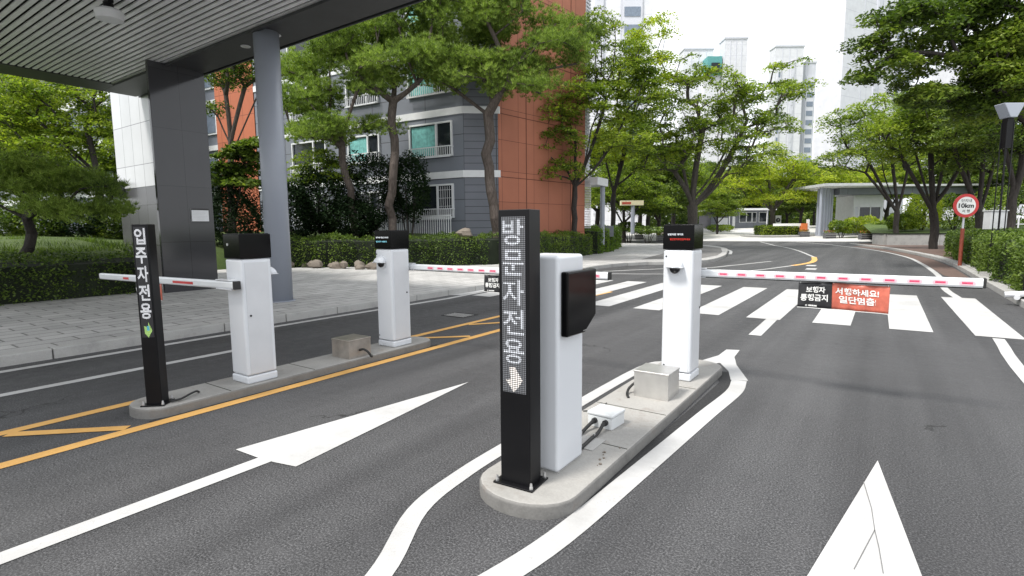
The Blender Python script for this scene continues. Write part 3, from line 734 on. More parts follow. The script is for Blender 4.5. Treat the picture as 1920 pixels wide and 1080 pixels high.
    for (s0, s1, kind) in marks:
        for sd in (-1, 1):
            q = MB(); yo = .0288*sd
            if kind == 'pink':
                q.add([P(s_, yo+.0008*sd, zz) for s_, zz in ((s0-.015, -.012), (s0, -.019), (s1, -.019), (s1+.015, -.012), (s1+.015, .006), (s1, .013), (s0, .013), (s0-.015, .006))], [tuple(range(8))], 1)
                q.add([P(s_, yo+.0016*sd, zz) for s_, zz in ((s0, -.010), (s1, -.010), (s1, .005), (s0, .005))], [(0, 1, 2, 3)], 0)
                q.build('reflector', [MT['pink'], MT['pinkh']], ao)
            else:
                q.add([P(s_, yo+.0008*sd, zz) for s_, zz in ((s0, -.016), (s1, -.016), (s1, .008), (s0, .008))], [(0, 1, 2, 3)], 0).build('reflector', MT['red'], ao)
    return t
pk = lambda a, b, n, l_: [(a+(b-a)*i/(n-1), a+(b-a)*i/(n-1)+l_, 'pink') for i in range(n)]
barrier('white barrier cabinet with red ticker text, at the far end of the front island', -1.49, 4.93, 0, .08, 1.275, 1.503, 2.25, 1.048, -.003, 'white_red', pk(.42, 2.13, 12, .062))
barrier('white barrier cabinet with pale ticker text, at the far end of the left island', -4.84, 4.48, 0, .08, 1.25, 1.47, 2.86, 1.025, .003, 'cyan', pk(.55, 2.70, 15, .07))
barrier('white barrier cabinet seen from its plain back, beside the slim display post', -4.815, 2.68, math.pi, .08, 1.225, 1.453, 3.05, .998, .045, 'cyan', [(.72, 1.14, 'red'), (1.5, 1.75, 'red'), (2.2, 2.35, 'red')])
# the housing behind the big display
t = thing('ticket_machine', 'white machine cabinet with a black side screen right behind the large display post', 'ticket machine', (-1.58, 2.685, .08))
MB().box(-.14, .14, -.155, .155, .004, 1.244).build('body', MT['white'], t, bevel=.022, segs=5)
MB().box(-.132, .132, -.147, .147, 0, .006).build('plinth', MT['kerb'], t)
sc_ = MB().prism([(-.125, 1.155), (.235, 1.155), (.235, .875), (.09, .785), (-.125, .79)], .138, .185, axis='x').build('screen_hood', MT['black'], t, bevel=.012, segs=3)
MB().box(.1853, .1862, .12-.06, .12-.02, .80, .803).build('trim', MT['kerb'], sc_)

# ------------------------------------------------------------------ boxes, cables
def steelbox(label, x0, x1, y0, y1, z1, mat):
    t = thing('junction_box', label, 'junction box', ((x0+x1)/2, (y0+y1)/2, .08)); w, d, h = (x1-x0)/2, (y1-y0)/2, z1-.08
    MB().box(-w, w, -d, d, 0, h-.004).build('body', mat, t, bevel=.003)
    MB().box(-w-.003, w+.003, -d-.003, d+.003, h-.016, h).build('lid', mat, t, bevel=.003)
    return t
steelbox('shiny stainless steel box on the front island before the rear cabinet', -1.63, -1.34, 4.14, 4.42, .30, MT['steel'])
steelbox('duller brown-tinged steel box on the left island between the two cabinets', -4.97, -4.675, 3.66, 3.96, .285, MT['steel_d'])
t = thing('cable_box', 'low pale plastic junction box with two black cable glands on the front island', 'junction box', (-1.545, 3.41, .08), R(-4))
MB().box(-.095, .095, -.095, .095, 0, .082).build('body', MT['grayplastic'], t, bevel=.006)
MB().box(-.10, .10, -.10, .10, .083, .108).build('lid', MT['grayplastic'], t, bevel=.008)
for x in (-.035, .05):
    MB().tube([(x, -.095, .05), (x, -.118, .05)], .02, 8).tube([(x, -.118, .05), (x, -.145, .045)], .014, 10).build('cable_gland', MT['rubber'], t)
def cable(label, pts, r=.011, bands=()):
    m = MB(); m.tube(smoothline3(pts), r, 8); o = m.build('cable', MT['rubber'], smooth=True)
    for b in bands: MB().box(b[0]-.006, b[0]+.006, b[1]-.008, b[1]+.008, b[2]-.004, b[2]+.016).build('cable_tie', MT['bolt'], o)
    return tag(o, label, 'cable')
def smoothline3(pts, k=6):
    P = [Vector(p) for p in pts]; P = [P[0]*2-P[1]]+P+[P[-1]*2-P[-2]]; out = []
    for i in range(1, len(P)-2):
        for j in range(k):
            u = j/k; a, b, c_, d = P[i-1:i+3]; out.append(.5*((2*b)+(-a+c_)*u+(2*a-5*b+4*c_-d)*u*u+(-a+3*b-3*c_+d)*u**3))
    return out+[P[-2]]
cable('thick black cable from the left gland of the pale box to the machine cabinet', [(-1.588, 3.27, .13), (-1.60, 3.20, .105), (-1.59, 3.08, .095), (-1.56, 2.95, .093), (-1.55, 2.84, .098)], .012, [(-1.587, 3.1, .1)])
cable('thick black cable from the right gland of the pale box to the machine cabinet', [(-1.503, 3.265, .13), (-1.50, 3.18, .10), (-1.50, 3.08, .094), (-1.49, 2.95, .093), (-1.485, 2.84, .098)], .012, [(-1.50, 3.12, .1), (-1.487, 2.9, .1)])
cable('short black cable looping from the back of the shiny steel box', [(-1.63, 4.24, .17), (-1.66, 4.22, .16), (-1.69, 4.18, .12), (-1.68, 4.12, .09), (-1.64, 4.05, .088)], .011)
cable('black cable looping from the dull steel box over the left island kerb', [(-4.675, 3.8, .16), (-4.63, 3.82, .17), (-4.58, 3.84, .14), (-4.56, 3.86, .095), (-4.545, 3.87, .09)], .013)
cable('black cable lying behind the slim display post on the left island', [(-4.72, 1.9, .095), (-4.70, 1.97, .10), (-4.72, 2.05, .115), (-4.76, 2.12, .115), (-4.80, 2.16, .09)], .009)
m = MB()
for a, b in (((-1.80, 3.55), (-1.72, 3.62)), ((-1.74, 3.72), (-1.76, 3.80)), ((-1.71, 3.74), (-1.73, 3.82))): m.tube([(*a, .0875), (*b, .0875)], .0045, 5)
tag(m.build('rebar_stub', MT['rubber']), 'short dark tie-wire ends on the front island beside the pale box', 'wire')
MB_ = MB().box(-1.63, -1.42, 2.93, 3.13, .0805, .0865); tag(MB_.build('access_plate', MT['kerb'], bevel=.002), 'flat steel access plate on the front island under the black cables', 'access plate')
m = MB()
rd = random.Random(3)
for i in range(8):
    x, y = rd.uniform(-1.36, -1.27), rd.uniform(2.7, 3.1); s_ = rd.uniform(.004, .011); m.prism([(x+s_*math.cos(a)*rd.uniform(.6, 1.2), y+s_*math.sin(a)*rd.uniform(.6, 1.2)) for a in (0, 1.1, 2.2, 3.3, 4.4, 5.4)], .079, .08+s_*.7)
tag(m.build('pebbles', MT['rock']), 'small stone crumbs on the edge of the front island', 'pebbles', kind='stuff')

# ------------------------------------------------------------------ banners hung on the booms
def banner(label, x0, x1, z1, z0, y, texts, frac, seed):
    rd = random.Random(seed); ph = rd.uniform(0, 6)
    def fn(x, z, off=0.):
        u = (x-x0)/(x1-x0); v = (z1-z)/(z1-z0)
        return (x+.018*v*math.sin(u*3+ph)*(1 if u > .5 else .4)-.012*v*(u > .85), y-off+.007*math.sin(u*17+ph)+.004*math.sin(u*41+v*3+ph)+.014*v*math.sin(u*5+ph), z-.010*u*v+.006*math.sin(u*6+ph)*(1-v))
    t = thing('banner', label, 'banner', (0, 0, 0), 0, 'boom banners')
    def cloth(name, a, b, mat):
        m = MB(); nx, nz = 26, 8; vs = [fn(a+(b-a)*i/nx, z1+(z0-z1)*j/nz, o_) for o_ in (0, -.0015) for j in range(nz+1) for i in range(nx+1)]
        N = (nx+1)*(nz+1); fs = []
        for j in range(nz):
            for i in range(nx):
                q = (j*(nx+1)+i, j*(nx+1)+i+1, (j+1)*(nx+1)+i+1, (j+1)*(nx+1)+i); fs.append(q); fs.append(tuple(N+k for k in q)[::-1])
        for j in range(nz):
            for i in (0, nx): p = j*(nx+1)+i; fs.append((p, p+nx+1, N+p+nx+1, N+p))
        for i in range(nx):
            for j in (0, nz): p = j*(nx+1)+i; fs.append((p, p+1, N+p+1, N+p))
        m.add(vs, fs); return m.build(name, mat, t, smooth=True)
    xm = x0+(x1-x0)*frac
    a = cloth('black_panel', x0, xm, MT['bannerk']); b = cloth('red_panel', xm, x1, MT['bannerr'])
    for (s_, x, z, w, h, pan) in texts:
        g = MB(); put_text(g, s_, x0+x*(x1-x0), z0+z*(z1-z0), w*(x1-x0), h*(z1-z0), 0, fn=lambda p, q: fn(p, q, .004), bold=.03); g.build('lettering', MT['print'], a if pan == 0 else b)
    g = MB(); cx, cz, r_ = x0+.10*(x1-x0), z0+.10*(z1-z0), .008
    for k in range(14):
        a0, a1 = 2*math.pi*k/14, 2*math.pi*(k+1)/14
        g.add([fn(cx+math.cos(q)*rr, cz+math.sin(q)*rr, .004) for q, rr in ((a0, r_), (a1, r_), (a1, r_*.55), (a0, r_*.55))], [(0, 1, 2, 3)])
    for k in range(5): g.add([fn(cx+.016+k*.0125+dx, cz+dz, .004) for dx, dz in ((0, -.006), (.010, -.006), (.010, .006), (0, .006))], [(0, 1, 2, 3)])
    g.build('emblem', MT['print'], a)
    e = MB()
    for z in (z1, z0):
        n_ = 20
        for i in range(n_):
            p, q = fn(x0+(x1-x0)*i/n_, z, .003), fn(x0+(x1-x0)*(i+1)/n_, z, .003)
            if z == z0: e.add([p, q, (q[0], q[1], q[2]+.005), (p[0], p[1], p[2]+.005)], [(0, 1, 2, 3)])
    e.build('hem', MT['print'], t)
    for u in (.02, .4, .98):
        p = fn(x0+u*(x1-x0), z1, 0); MB().tube([(p[0], p[1], p[2]-.004), (p[0]+.002, p[1], z1+.03)], .0025, 5).build('tie', MT['print'], t)
    return t
BT = [('보행자', .09, .60, .22, .24, 0), ('통행금지', .03, .28, .31, .27, 0), ('서행하세요!', .42, .58, .47, .26, 1), ('일단멈춤!', .46, .27, .40, .27, 1)]
def yplane(px, py, Y):
    d = ray(px, py); r = toW(d[0], d[1]); k = Y/r[1]; return r[0]*k, H+d[2]*k
yR = 4.93+.145+.055; yL = 4.48+.2; y1 = 2.68-.2
a, b = yplane(1498, 531, yR), yplane(1666, 585, yR)
banner('black and red banner hung on the right boom over the crossing', a[0], b[0], 1.0, .785, yR, BT, .385, 2)
a = yplane(909, 516, yL)
banner('black and red banner hung on the middle boom, half hidden by the large display post', a[0], a[0]+.62, .978, .785, yL, BT, .385, 5)
a, b = yplane(251, 530, y1), yplane(304, 530, y1)
banner('small banner hung on the left boom behind the slim display post', a[0], b[0], .935, .77, y1, BT[:2]+BT[2:], .385, 8)

# ------------------------------------------------------------------ canopy over the lanes
t = thing('entrance_canopy', 'large dark canopy with a grey slatted ceiling on a round column and a polished pier', 'canopy', (-9.6, 5.95, 0)); ox, oy_ = -9.6, 5.95
def cb(m, x0, x1, y0, y1, z0, z1, mi=0): return m.box(x0-ox, x1-ox, y0-oy_, y1-oy_, z0, z1, mi)
XR, YN = -5.6, -3.
cb(MB(), -16.85, XR, YN, 6.6, 5.42, 5.62).build('roof', MT['canopyd'], t)
cb(MB(), -15.9, XR, YN, 5.75, 5.40, 5.415).build('ceiling_void', MT['void'], t)
sl_ = MB(); y = 5.72
while y > YN: cb(sl_, -15.88, XR, y-.072, y, 5.145, 5.17); y -= .125
sl_.build('slatted_ceiling', MT['slat'], t)
hg = MB()
for x in np.arange(-14.9, XR, 1.55): cb(hg, x-.02, x+.02, YN, 5.75, 5.17, 5.21)
hg.build('ceiling_hanger', MT['canopyd'], t)
cb(MB(), -16.85, XR, 5.75, 6.55, 5.13, 5.42).build('front_beam', MT['canopyd'], t, bevel=.01)
cb(MB(), -16.85, XR, 6.6, 6.64, 5.12, 5.62).build('fascia', MT['canopyd'], t, bevel=.01)
cb(MB(), -16.85, -15.9, YN, 5.75, 5.13, 5.42).build('side_beam', MT['canopyd'], t, bevel=.01)
cb(MB(), -15.9, XR, 5.68, 5.75, 5.08, 5.13).build('edge_trim', MT['canopyd'], t)
MB().tube([(0, 0, .11), (0, 0, 5.14)], .225, 40, cap=True).build('column', MT['column'], t, smooth=False).data.shade_smooth()
MB().tube([(0, 0, .11), (0, 0, .135)], .27, 32).build('column_base', MT['column'], t)
cb(MB(), -13.2, -13.1, 5.35, 6.52, .11, 5.14).build('pier', MT['granite'], t, bevel=.01)
for x in (-10.6, -9.55+.0):
    MB().tube([(x-ox, 6.12-oy_, 5.118), (x-ox, 6.12-oy_, 5.131)], .09, 20).tube([(x-ox, 6.12-oy_, 5.114), (x-ox, 6.12-oy_, 5.119)], .06, 20, 1).build('downlight', [MT['white2'], MT['steel']], t)
t = thing('ceiling_lamp', 'white round lamp hanging on a dark mount from the slatted ceiling', 'ceiling lamp', (*at(205, 28, 8.9)[:2], 4.86))
lz = at(205, 28, 8.9)[2]; t.location.z = lz
MB().tube([(0, 0, -.085), (0, 0, -.075), (0, 0, .04), (0, 0, .075), (0, 0, .085)], [.15, .185, .20, .17, .1], 32).build('diffuser', MT['white2'], t)
MB().tube([(0, 0, .085), (0, 0, .17)], .07, 14).box(-.1, .1, -.04, .04, .17, .22).tube([(-.07, 0, .2), (-.07, 0, 5.16-lz)], .02, 8).tube([(.07, 0, .2), (.07, 0, 5.16-lz)], .02, 8).build('mount', MT['blackm'], t)
t = thing('notice_plate', 'small white framed notice fixed to the polished black pier', 'notice', (-13.098, 6.205, 1.70))
MB().box(0, .02, -.20, .20, 0, .31).build('plate', MT['bandw'], t)
m = MB(); m.box(.0202, .022, -.20, .20, .275, .31).box(.0202, .022, -.20, .20, 0, .018).box(.0202, .022, -.20, -.19, .018, .275).box(.0202, .022, .19, .20, .018, .275); m.build('frame', MT['printk'], t)
m = MB()
for k in range(6): m.box(.0202, .0215, -.16, .16-(k % 3)*.04, .235-k*.034, .238-k*.034)
m.build('printed_lines', MT['kerb'], t)
# stone wall beside the pier
t = thing('stone_clad_wall', 'tall pale stone-panelled wall with shade painted as a darker lower part left of the polished pier', 'wall', (-18.85, 6.65, 0))
MB().box(0, 4.3, 0, .5, 2.75, 6.6).build('stone_cladding', MT['stone'], t)
MB().box(.02, 4.28, .01, .49, .05, 2.75).build('shaded_lower_wall', MT['stoned'], t)  # tree reflection and shade low on the wall, painted as darker panels
MB().box(.04, .45, -.3, .0, 2.5, 2.95).build('wall_unit', MT['stoned'], t)

# ------------------------------------------------------------------ apartment block
C0 = Vector((-13.92, 18.34, 0))
def window(bld, x, z0, w, h, rail, curtain, bars=False, mir=False):
    # on the local front face (-Y), x is the left edge
    m = MB(); f = .07
    for a in ((x, x+w, z0, z0+f), (x, x+w, z0+h-f, z0+h), (x, x+f, z0+f, z0+h-f), (x+w-f, x+w, z0+f, z0+h-f), (x+w*.64-.04, x+w*.64+.04, z0+f, z0+h-f)): m.box(a[0], a[1], -.10, .04, a[2], a[3])
    o = m.build('window', MT['bandw'], bld)
    MB().box(x+f, x+w-f, -.01, .0, z0+f, z0+h-f).build('pane', MT['glassd'], o)
    if curtain:
        c_ = MB(); n_ = 18; x0, x1 = x+f+.05, x+w*.62
        vs = [(x0+(x1-x0)*i/n_, -.02-.012*(i % 2), zz) for zz in (z0+.1, z0+h-.12) for i in range(n_+1)]
        c_.add(vs, [(i, i+1, n_+2+i, n_+1+i) for i in range(n_)]).build('curtain', MT['curtain'], o)
    if rail:
        r_ = MB(); zt = z0+.42
        r_.box(x+.1 if not mir else x-.02, x+w+.02, -.30, -.26, zt-.04, zt); r_.box(x+.1, x+w+.02, -.30, -.26, z0-.06, z0-.02)
        k = int(w/.12)
        for i in range(k+1): xx = x+.1+(w-.1)*i/k; r_.box(xx-.012, xx+.012, -.29, -.27, z0-.03, zt-.02)
        r_.box(x+.1, x+.13, -.28, 0, zt-.04, zt); r_.box(x+w-.01, x+w+.02, -.28, 0, zt-.04, zt)
        r_.build('railing', MT['bandw'], o)
    if bars:
        r_ = MB()
        for i in range(7): xx = x+w*.66+(w*.3)*i/6; r_.box(xx-.01, xx+.01, -.06, -.04, z0+.1, z0+h-.1)
        for i in range(4): zz = z0+.15+i*.36; r_.box(x+w*.65, x+w*.97, -.065, -.045, zz, zz+.02)
        r_.build('security_bars', MT['white2'], o)
t = thing('apartment_block', 'grey and terracotta apartment block with white bands behind the front pines', 'apartment building', (C0.x, C0.y, 0), math.atan2(.0815, .9967))
# local +X runs towards the left end of the front, so mirror: x is negative to the left
LEN = 15.2
MB().prism([(-LEN, 0), (-1.15, 0), (-1.15, .9), (-.2, .9), (-.2, 7.7), (-LEN, 7.7)], .6, 27).build('wall', MT['bgrey'], t)
for z in (3.90, 6.60, 9.3, 12.0, 14.7, 17.4, 20.1): MB().prism([(-LEN, -.05), (-1.17, -.05), (.13, .86), (.13, .95), (-LEN, .95)], z-.16, z+.14).build('white_band', MT['bandw'], t)
MB().prism([(-1.15, .002), (.08, .84), (-.25, .9), (-1.14, .9)], .6, 27).build('corner_strip', MT['bgrey2'], t)
MB().prism([(-.2, .85), (.10, .85), (1.55, 7.14), (-.2, 7.14)], .6, 27).build('gable_wall', MT['orange'], t)
g = MB()
for z in (3.75, 6.45, 9.15, 11.85): g.prism([(.095, .86), (.106, .86), (1.556, 7.13), (1.54, 7.13)], z, z+.035)
for y_ in (2.6, 5.9): xq = .10+(y_-.85)*.2305; g.prism([(xq-.01, y_), (xq+.006, y_), (xq+.018, y_+.05), (xq, y_+.05)], .6, 27)
g.build('joint', plain('joint_shadow_gap', (.12, .04, .025), .9), t)
for z in (1.0, 3.7, 6.4, 9.1): window(t, -4.12, z+1.0, 2.42, 1.5, True, z > 1.2, z < 1.2)
for z in (1.0, 3.7, 6.4, 9.1): window(t, -8.05, z+1.05, 2.1, 1.3, True, z in (3.7,))
for z in (1.0, 3.7, 6.4, 9.1): window(t, -12.2, z+.8, 2.6, 1.6, True, False)
lv = MB()
for k in range(30): lv.box(1.3, 1.85, 7.2, 7.28, 1.5+k*.085, 1.5+k*.085+.05)
lv.build('louvre', MT['bandw'], t)
lv = MB().box(.9, 1.55, 7.16, 7.75, 4.2, 27).build('side_panel', MT['bandw'], t); l2 = MB()
for k in range(120): l2.box(1.55, 1.62, 7.18, 7.7, 4.6+k*.18, 4.6+k*.18+.09)
l2.build('louvre_slats', MT['towerg'], lv)
MB().box(1.0, 2.2, 7.3, 8.9, 3.75, 4.15).build('entrance_canopy', MT['bandw'], t)
MB().tube([(2.0, 8.6, .6), (2.0, 8.6, 3.8)], .13, 14).build('entrance_column', MT['column'], t)
t2 = thing('apartment_block', 'terracotta apartment wing seen between the pier and the round column', 'apartment building', (C0.x-15.3, C0.y-1.2, 0), math.atan2(.0815, .9967))
MB().box(-3.6, 0, 0, 10, .6, 27).build('wall', MT['orangex'], t2)
MB().box(-13.6, -3.6, .6, 10, .6, 27).build('wall', MT['bgrey'], t2)
for z in (3.9, 6.6, 9.3, 12): MB().box(-13.6, -3.6, .5, .9, z-.15, z+.15).build('white_band', MT['bandw'], t2)
for z in (1.0, 3.7, 6.4, 9.1):
    m = t2; f_ = MB(); f_.box(-6.6, -4.4, .5, .7, z+1, z+2.4); o_ = f_.build('window', MT['bandw'], t2); MB().box(-6.5, -4.5, .48, .52, z+1.1, z+2.3).build('pane', MT['glassb'], o_)
# far left block behind the trees
t = thing('apartment_block', 'low grey apartment building behind the trees at the left edge of the photo', 'apartment building', (-40, 13, 0))
MB().box(-26, 4, 0, 12, .5, 26).build('wall', MT['bgrey'], t)
for z in (3.9, 6.7, 9.5, 12.3): MB().box(-26, 4, -.1, .2, z-.2, z+.25).build('white_band', MT['bandw'], t)
for i in range(6):
    for z in (1.9, 4.7, 7.5):
        f_ = MB().box(-24+i*4.8, -21.2+i*4.8, -.08, .1, z, z+1.5).build('window', MT['bandw'], t); MB().box(-23.9+i*4.8, -21.3+i*4.8, -.1, -.07, z+.1, z+1.4).build('pane', MT['glassb'], f_)

# ------------------------------------------------------------------ far towers
def tower(label, px0, px1, pyt, dep, thick, mat, cols=(), z1=None, name='apartment_tower', side=0.):
    a, b = at(px0, pyt, dep), at(px1, pyt, dep*(1+side)); z1 = z1 or a[2]
    t = thing(name, label, 'apartment tower', (a[0], a[1], 0), math.atan2(b[1]-a[1], b[0]-a[0])); w = math.hypot(b[0]-a[0], b[1]-a[1])
    MB().box(0, w, 0, thick, 0, z1).build('wall', mat, t)
    MB().box(-.2, w+.2, -.2, thick+.2, z1, z1+.5).build('parapet', MT['towerg'], t)
    for q in range(1, 4): MB().box(w*q/4-.12, w*q/4+.12, -.06, .05, 3, z1-.3).build('rib', MT['towerg'], t)
    for (u0, u1, z_top, gm) in cols:
        zz = 8.; m = MB(); g = MB()
        m.box(w*u0-.3, w*u1+.3, -.25, .1, 4, z_top)
        o = m.build('stair_bay', MT['towerg'], t)
        while zz < z_top-2: MB().box(w*u0, w*u1, -.33, -.24, zz, zz+1.5).build('window', gm, o); zz += 2.8
    return t, w
tower('very tall white tower rising out of the photo above the right trees', 1587, 1720, 0, 112, 5.2, MT['towerw'], [(.42, .46, 75, MT['towerg']), (.72, .78, 75, MT['glassb']), (.88, .93, 75, MT['glassb'])], z1=80, side=.12)
t, w = tower('white tower with a teal block beside its top, left of the two middle towers', 1360, 1402, 73, 150, 4, MT['towerw'], [(.8, .95, 30, MT['glassb'])])
MB().box(-4.2, -.3, 1, 9, 43, 47.8).build('teal_top', MT['teal'], t)
MB().box(-4.6, -.2, 2, 9, 0, 43).build('lower_wing', MT['towerw'], t)
MB().box(-3.2, -1., .6, 1.1, 43.5, 46).build('window', MT['glassd'], t)
tower('white tower with dark stair windows, right of the two middle towers', 1455, 1508, 88, 170, 4, MT['towerw'], [(.12, .18, 52, MT['glassb']), (.6, .66, 52, MT['towerg'])])
tower('narrow stair bay tower with a column of dark windows and teal top', 1511, 1531, 118, 172, 4, MT['towerg'], [(.2, .8, 48, MT['glassb'])])
tower('lowest pale tower left of the one with the teal block', 1283, 1338, 93, 155, 4, MT['towerw'], [(.6, .75, 47, MT['glassb'])])
tower('white apartment tower behind the terracotta gable wall', 1104, 1225, 0, 92, 4, MT['towerw'], [(.12, .2, 60, MT['towerg']), (.55, .8, 60, MT['glassb'])], z1=64)
tower('white and blue-grey tower glimpsed through the trees at the right edge', 1880, 2050, 300, 75, 14, MT['towerw'], [(.1, .2, 22, MT['teal']), (.4, .6, 22, MT['glassb'])], z1=26)

# ------------------------------------------------------------------ far gate, booth, guard house
def loc2(px, dep_, z): a = at(px, 430, dep_); return (a[0], a[1], z)
DG = 54.
zg = gz(at(1560, 430, DG)[1])
rot = AZ*-1
t = thing('gate_canopy', 'far gate canopy with a pale flat roof on a cluster of slender grey columns', 'canopy', loc2(1519, DG, zg), AZ); k = DG/1000
ztop = at(1600, 350, DG)[2]-zg
MB().box(-.2, 6.7, -2.6, 4, ztop-.1, ztop+.15).build('roof', MT['boxgrey'], t)
MB().box(2.4, 30, -.6, .5, ztop-.8, ztop-.12).build('beam', MT['bgrey'], t)
MB().box(6.72, 34, -1.5, 3, ztop-.1, ztop+.08).build('roof', MT['boxgrey'], t)
MB().box(.1, 6.5, -2.3, 3.8, ztop-.16, ztop-.1).build('soffit', MT['slat'], t)
for i, x in enumerate((.25, .75, 1.25, 1.7, 2.15, 1.0, 1.9)): MB().tube([(x, -1.2+i*.35, 0), (x, -1.2+i*.35, ztop-.12)], .13, 10).build('column', MT['column'], t)
t = thing('guard_booth', 'small white guard booth with a two-pane window under the far gate canopy', 'guard booth', loc2(1597, DG+1, zg), AZ)
MB().box(0, 3.15, 0, 3, 0, 4.1).build('wall', MT['bandw'], t, bevel=.1)
f_ = MB()
for a in ((.55, 2.85, 1.35, 1.43), (.55, 2.85, 2.85, 3.0), (.55, .65, 1.35, 3), (1.7, 1.8, 1.35, 3), (2.75, 2.85, 1.35, 3), (.1, .18, .6, 3), (.5, .56, .6, 3)): f_.box(a[0], a[1], -.08, .02, a[2], a[3])
o_ = f_.build('window', MT['bandw'], t); MB().box(.62, 2.8, -.03, -.01, 1.4, 2.9).build('pane', MT['glassd'], o_)
MB().box(.2, .5, -.03, -.01, .7, 2.9).build('door_glass', MT['towerg'], t)
MB().box(-.1, 3.25, -.12, 3.1, 4.1, 4.25).build('roof', MT['towerg'], t)
DO = 80.; zo = gz(at(1390, 430, DO)[1])-.05; k = DO/1000
t = thing('guard_house', 'long low guard house with a flat pale roof far behind the roundabout', 'guard house', loc2(1332, DO, zo), AZ)
W_ = 8.6; hh = at(1390, 394, DO)[2]-zo
MB().box(0, W_, 0, 5, 0, hh-.05).build('wall', MT['bgrey'], t); MB().box(-.4, W_+.5, -1.4, 5.4, hh-.05, hh+.22).build('roof', MT['bandw'], t)
MB().box(.9, 2.5, -.15, .0, .5, 1.6).build('panel', MT['bandw'], t); MB().box(.8, 1.8, -1.2, -1, 2.0, 2.8).build('sign_panel', MT['bandw'], t)
for x0, x1 in ((4.3, 5.2), (5.35, 6.0), (6.2, 6.7), (7.2, 8.3)):
    f_ = MB().box(x0-.06, x1+.06, -.08, .0, .9, 2.4).build('window', MT['bandw'], t); MB().box(x0, x1, -.1, -.075, .97, 2.33).build('pane', MT['glassd'], f_)
MB().box(3.2, 3.6, -.1, 0, .05, 2.2).build('door', MT['bandw'], t)
for x in (2.3, 7.8, 8.5): MB().tube([(x, -1.2, 0), (x, -1.2, hh)], .06, 8).build('column', MT['bandw'], t)
# ------------------------------------------------------------------ small street things
def planter(label, px, py, w=.95, hgt=.5):
    x, y, z = Gs(px, py, .01); t = thing('planter_box', label, 'planter box', (x, y, z), AZ, 'planter boxes on the plaza')
    m = MB()
    m.box(-w/2, w/2, -.25, -.21, 0, hgt).box(-w/2, w/2, .21, .25, 0, hgt).box(-w/2, -w/2+.04, -.21, .21, 0, hgt).box(w/2-.04, w/2, -.21, .21, 0, hgt).box(-w/2+.04, w/2-.04, -.21, .21, 0, hgt-.06, 1)
    m.build('box', [MT['stoned'], MT['soil']], t)
    m = MB()
    for z_ in (hgt*.33, hgt*.66, hgt-.03): m.box(-w/2-.01, w/2+.01, -.27, -.25, z_, z_+.03)
    m.build('rail', MT['kerb'], t)
    rg = np.random.default_rng(int(px)); c_ = rg.uniform((-w/2, -.22, hgt-.02), (w/2, .22, hgt+.22), (260, 3))
    npmesh('foliage', leaves(c_, .09, .6, .3, rg), 4, MT['leaf'], t)
    c_ = rg.uniform((-w/2, -.24, hgt+.05), (w/2, .22, hgt+.26), (60, 3)); npmesh('flowers', leaves(c_, .08, .9, .2, rg), 4, MT['flower'], t)
planter('flower planter box nearest the row of trees, right end of the plaza row', 1697, 452, 1.0)
planter('flower planter box in the middle of the plaza row, before the booth shrubs', 1622, 449, .95)
planter('flower planter box at the left end of the booth shrubs, before the gate columns', 1555, 447, .95)
planter('flower planter box beside the orange and white road barrier', 1507, 444, .9)
planter('flower planter box with red blooms on the left path by the low hedges', 1197, 449, .9)
planter('dark planter box with tall shrubs on the left path, just left of the ticker cabinet', 1239, 452, .8, .55)
x, y, z = Gs(1432, 447, .01)
b = W(1803, 498, .125)
t = thing('speed_sign', 'round red-rimmed speed sign reading 10km on an orange post in front of the right hedge', 'road sign', (b[0]-.05, b[1], .12), AZ)
hc = 2.0
MB().tube([(0, 0, 0), (0, 0, 1.25)], .055, 12).build('post', MT['redpaint'], t); MB().tube([(0, .0, 1.25), (0, .0, hc+.3)], .03, 10).build('post_upper', MT['towerg'], t)
def disc(r, y0, y1, n=40): return MB().prism([(r*math.cos(2*math.pi*k/n)*1.06, hc+r*.97*math.sin(2*math.pi*k/n)) for k in range(n)], y0, y1, axis='y')
pl = disc(.40, -.06, -.035).build('sign_plate', MT['red'], t); disc(.30, -.064, -.0605).build('sign_face', MT['print'], pl)
g = MB(); put_text(g, '단지내', -.17, hc+.115, .34, .105, -.067, bold=.01); put_text(g, '10km', -.255, hc-.075, .51, .155, -.067, bold=.035); put_text(g, '서 행', -.13, hc-.225, .26, .10, -.067, bold=.01); g.build('lettering', MT['printk'], pl)
def P3(px, dep, z): a = at(px, 430, dep); return (a[0], a[1], z)
t = thing('street_lamp', 'tall lamp with a grey funnel head on thin rods between the right trees', 'street lamp', P3(1872, 14, .12), AZ)
zt = at(1888, 195, 14)[2]-.12; zb_ = at(1888, 222, 14)[2]-.12
MB().prism([(-.27, zt), (.27, zt), (.085, zb_), (-.085, zb_)], -.16, .16, axis='y').build('lamp_shade', MT['column'], t, bevel=.02)
MB().box(-.08, .08, -.08, .08, zb_-.75, zb_).build('lamp_housing', MT['blackm'], t)
for sx in (-1, 1):
    for sy in (-1, 1): MB().tube([(sx*.085, sy*.08, .1), (sx*.085, sy*.08, zb_-.1)], .013, 8).build('rod', MT['blackm'], t)
MB().box(-.22, .22, -.2, .2, 0, .12).build('base', MT['kerb'], t)
t = thing('utility_box', 'pale grey utility box on a post with looping cables above the right hedge', 'utility box', P3(1864, 16.2, .12), AZ)
z0_, z1_ = at(1864, 430, 16.2)[2]-.12, at(1864, 396, 16.2)[2]-.12
MB().box(-.25, .25, -.13, .13, z0_, z1_).build('cabinet', MT['boxgrey'], t, bevel=.012); MB().box(-.27, .27, -.15, .15, z1_, z1_+.03).build('lid', MT['boxgrey'], t)
MB().tube([(.04, .0, 0), (.04, 0, z0_)], .07, 14).build('post', MT['column'], t)
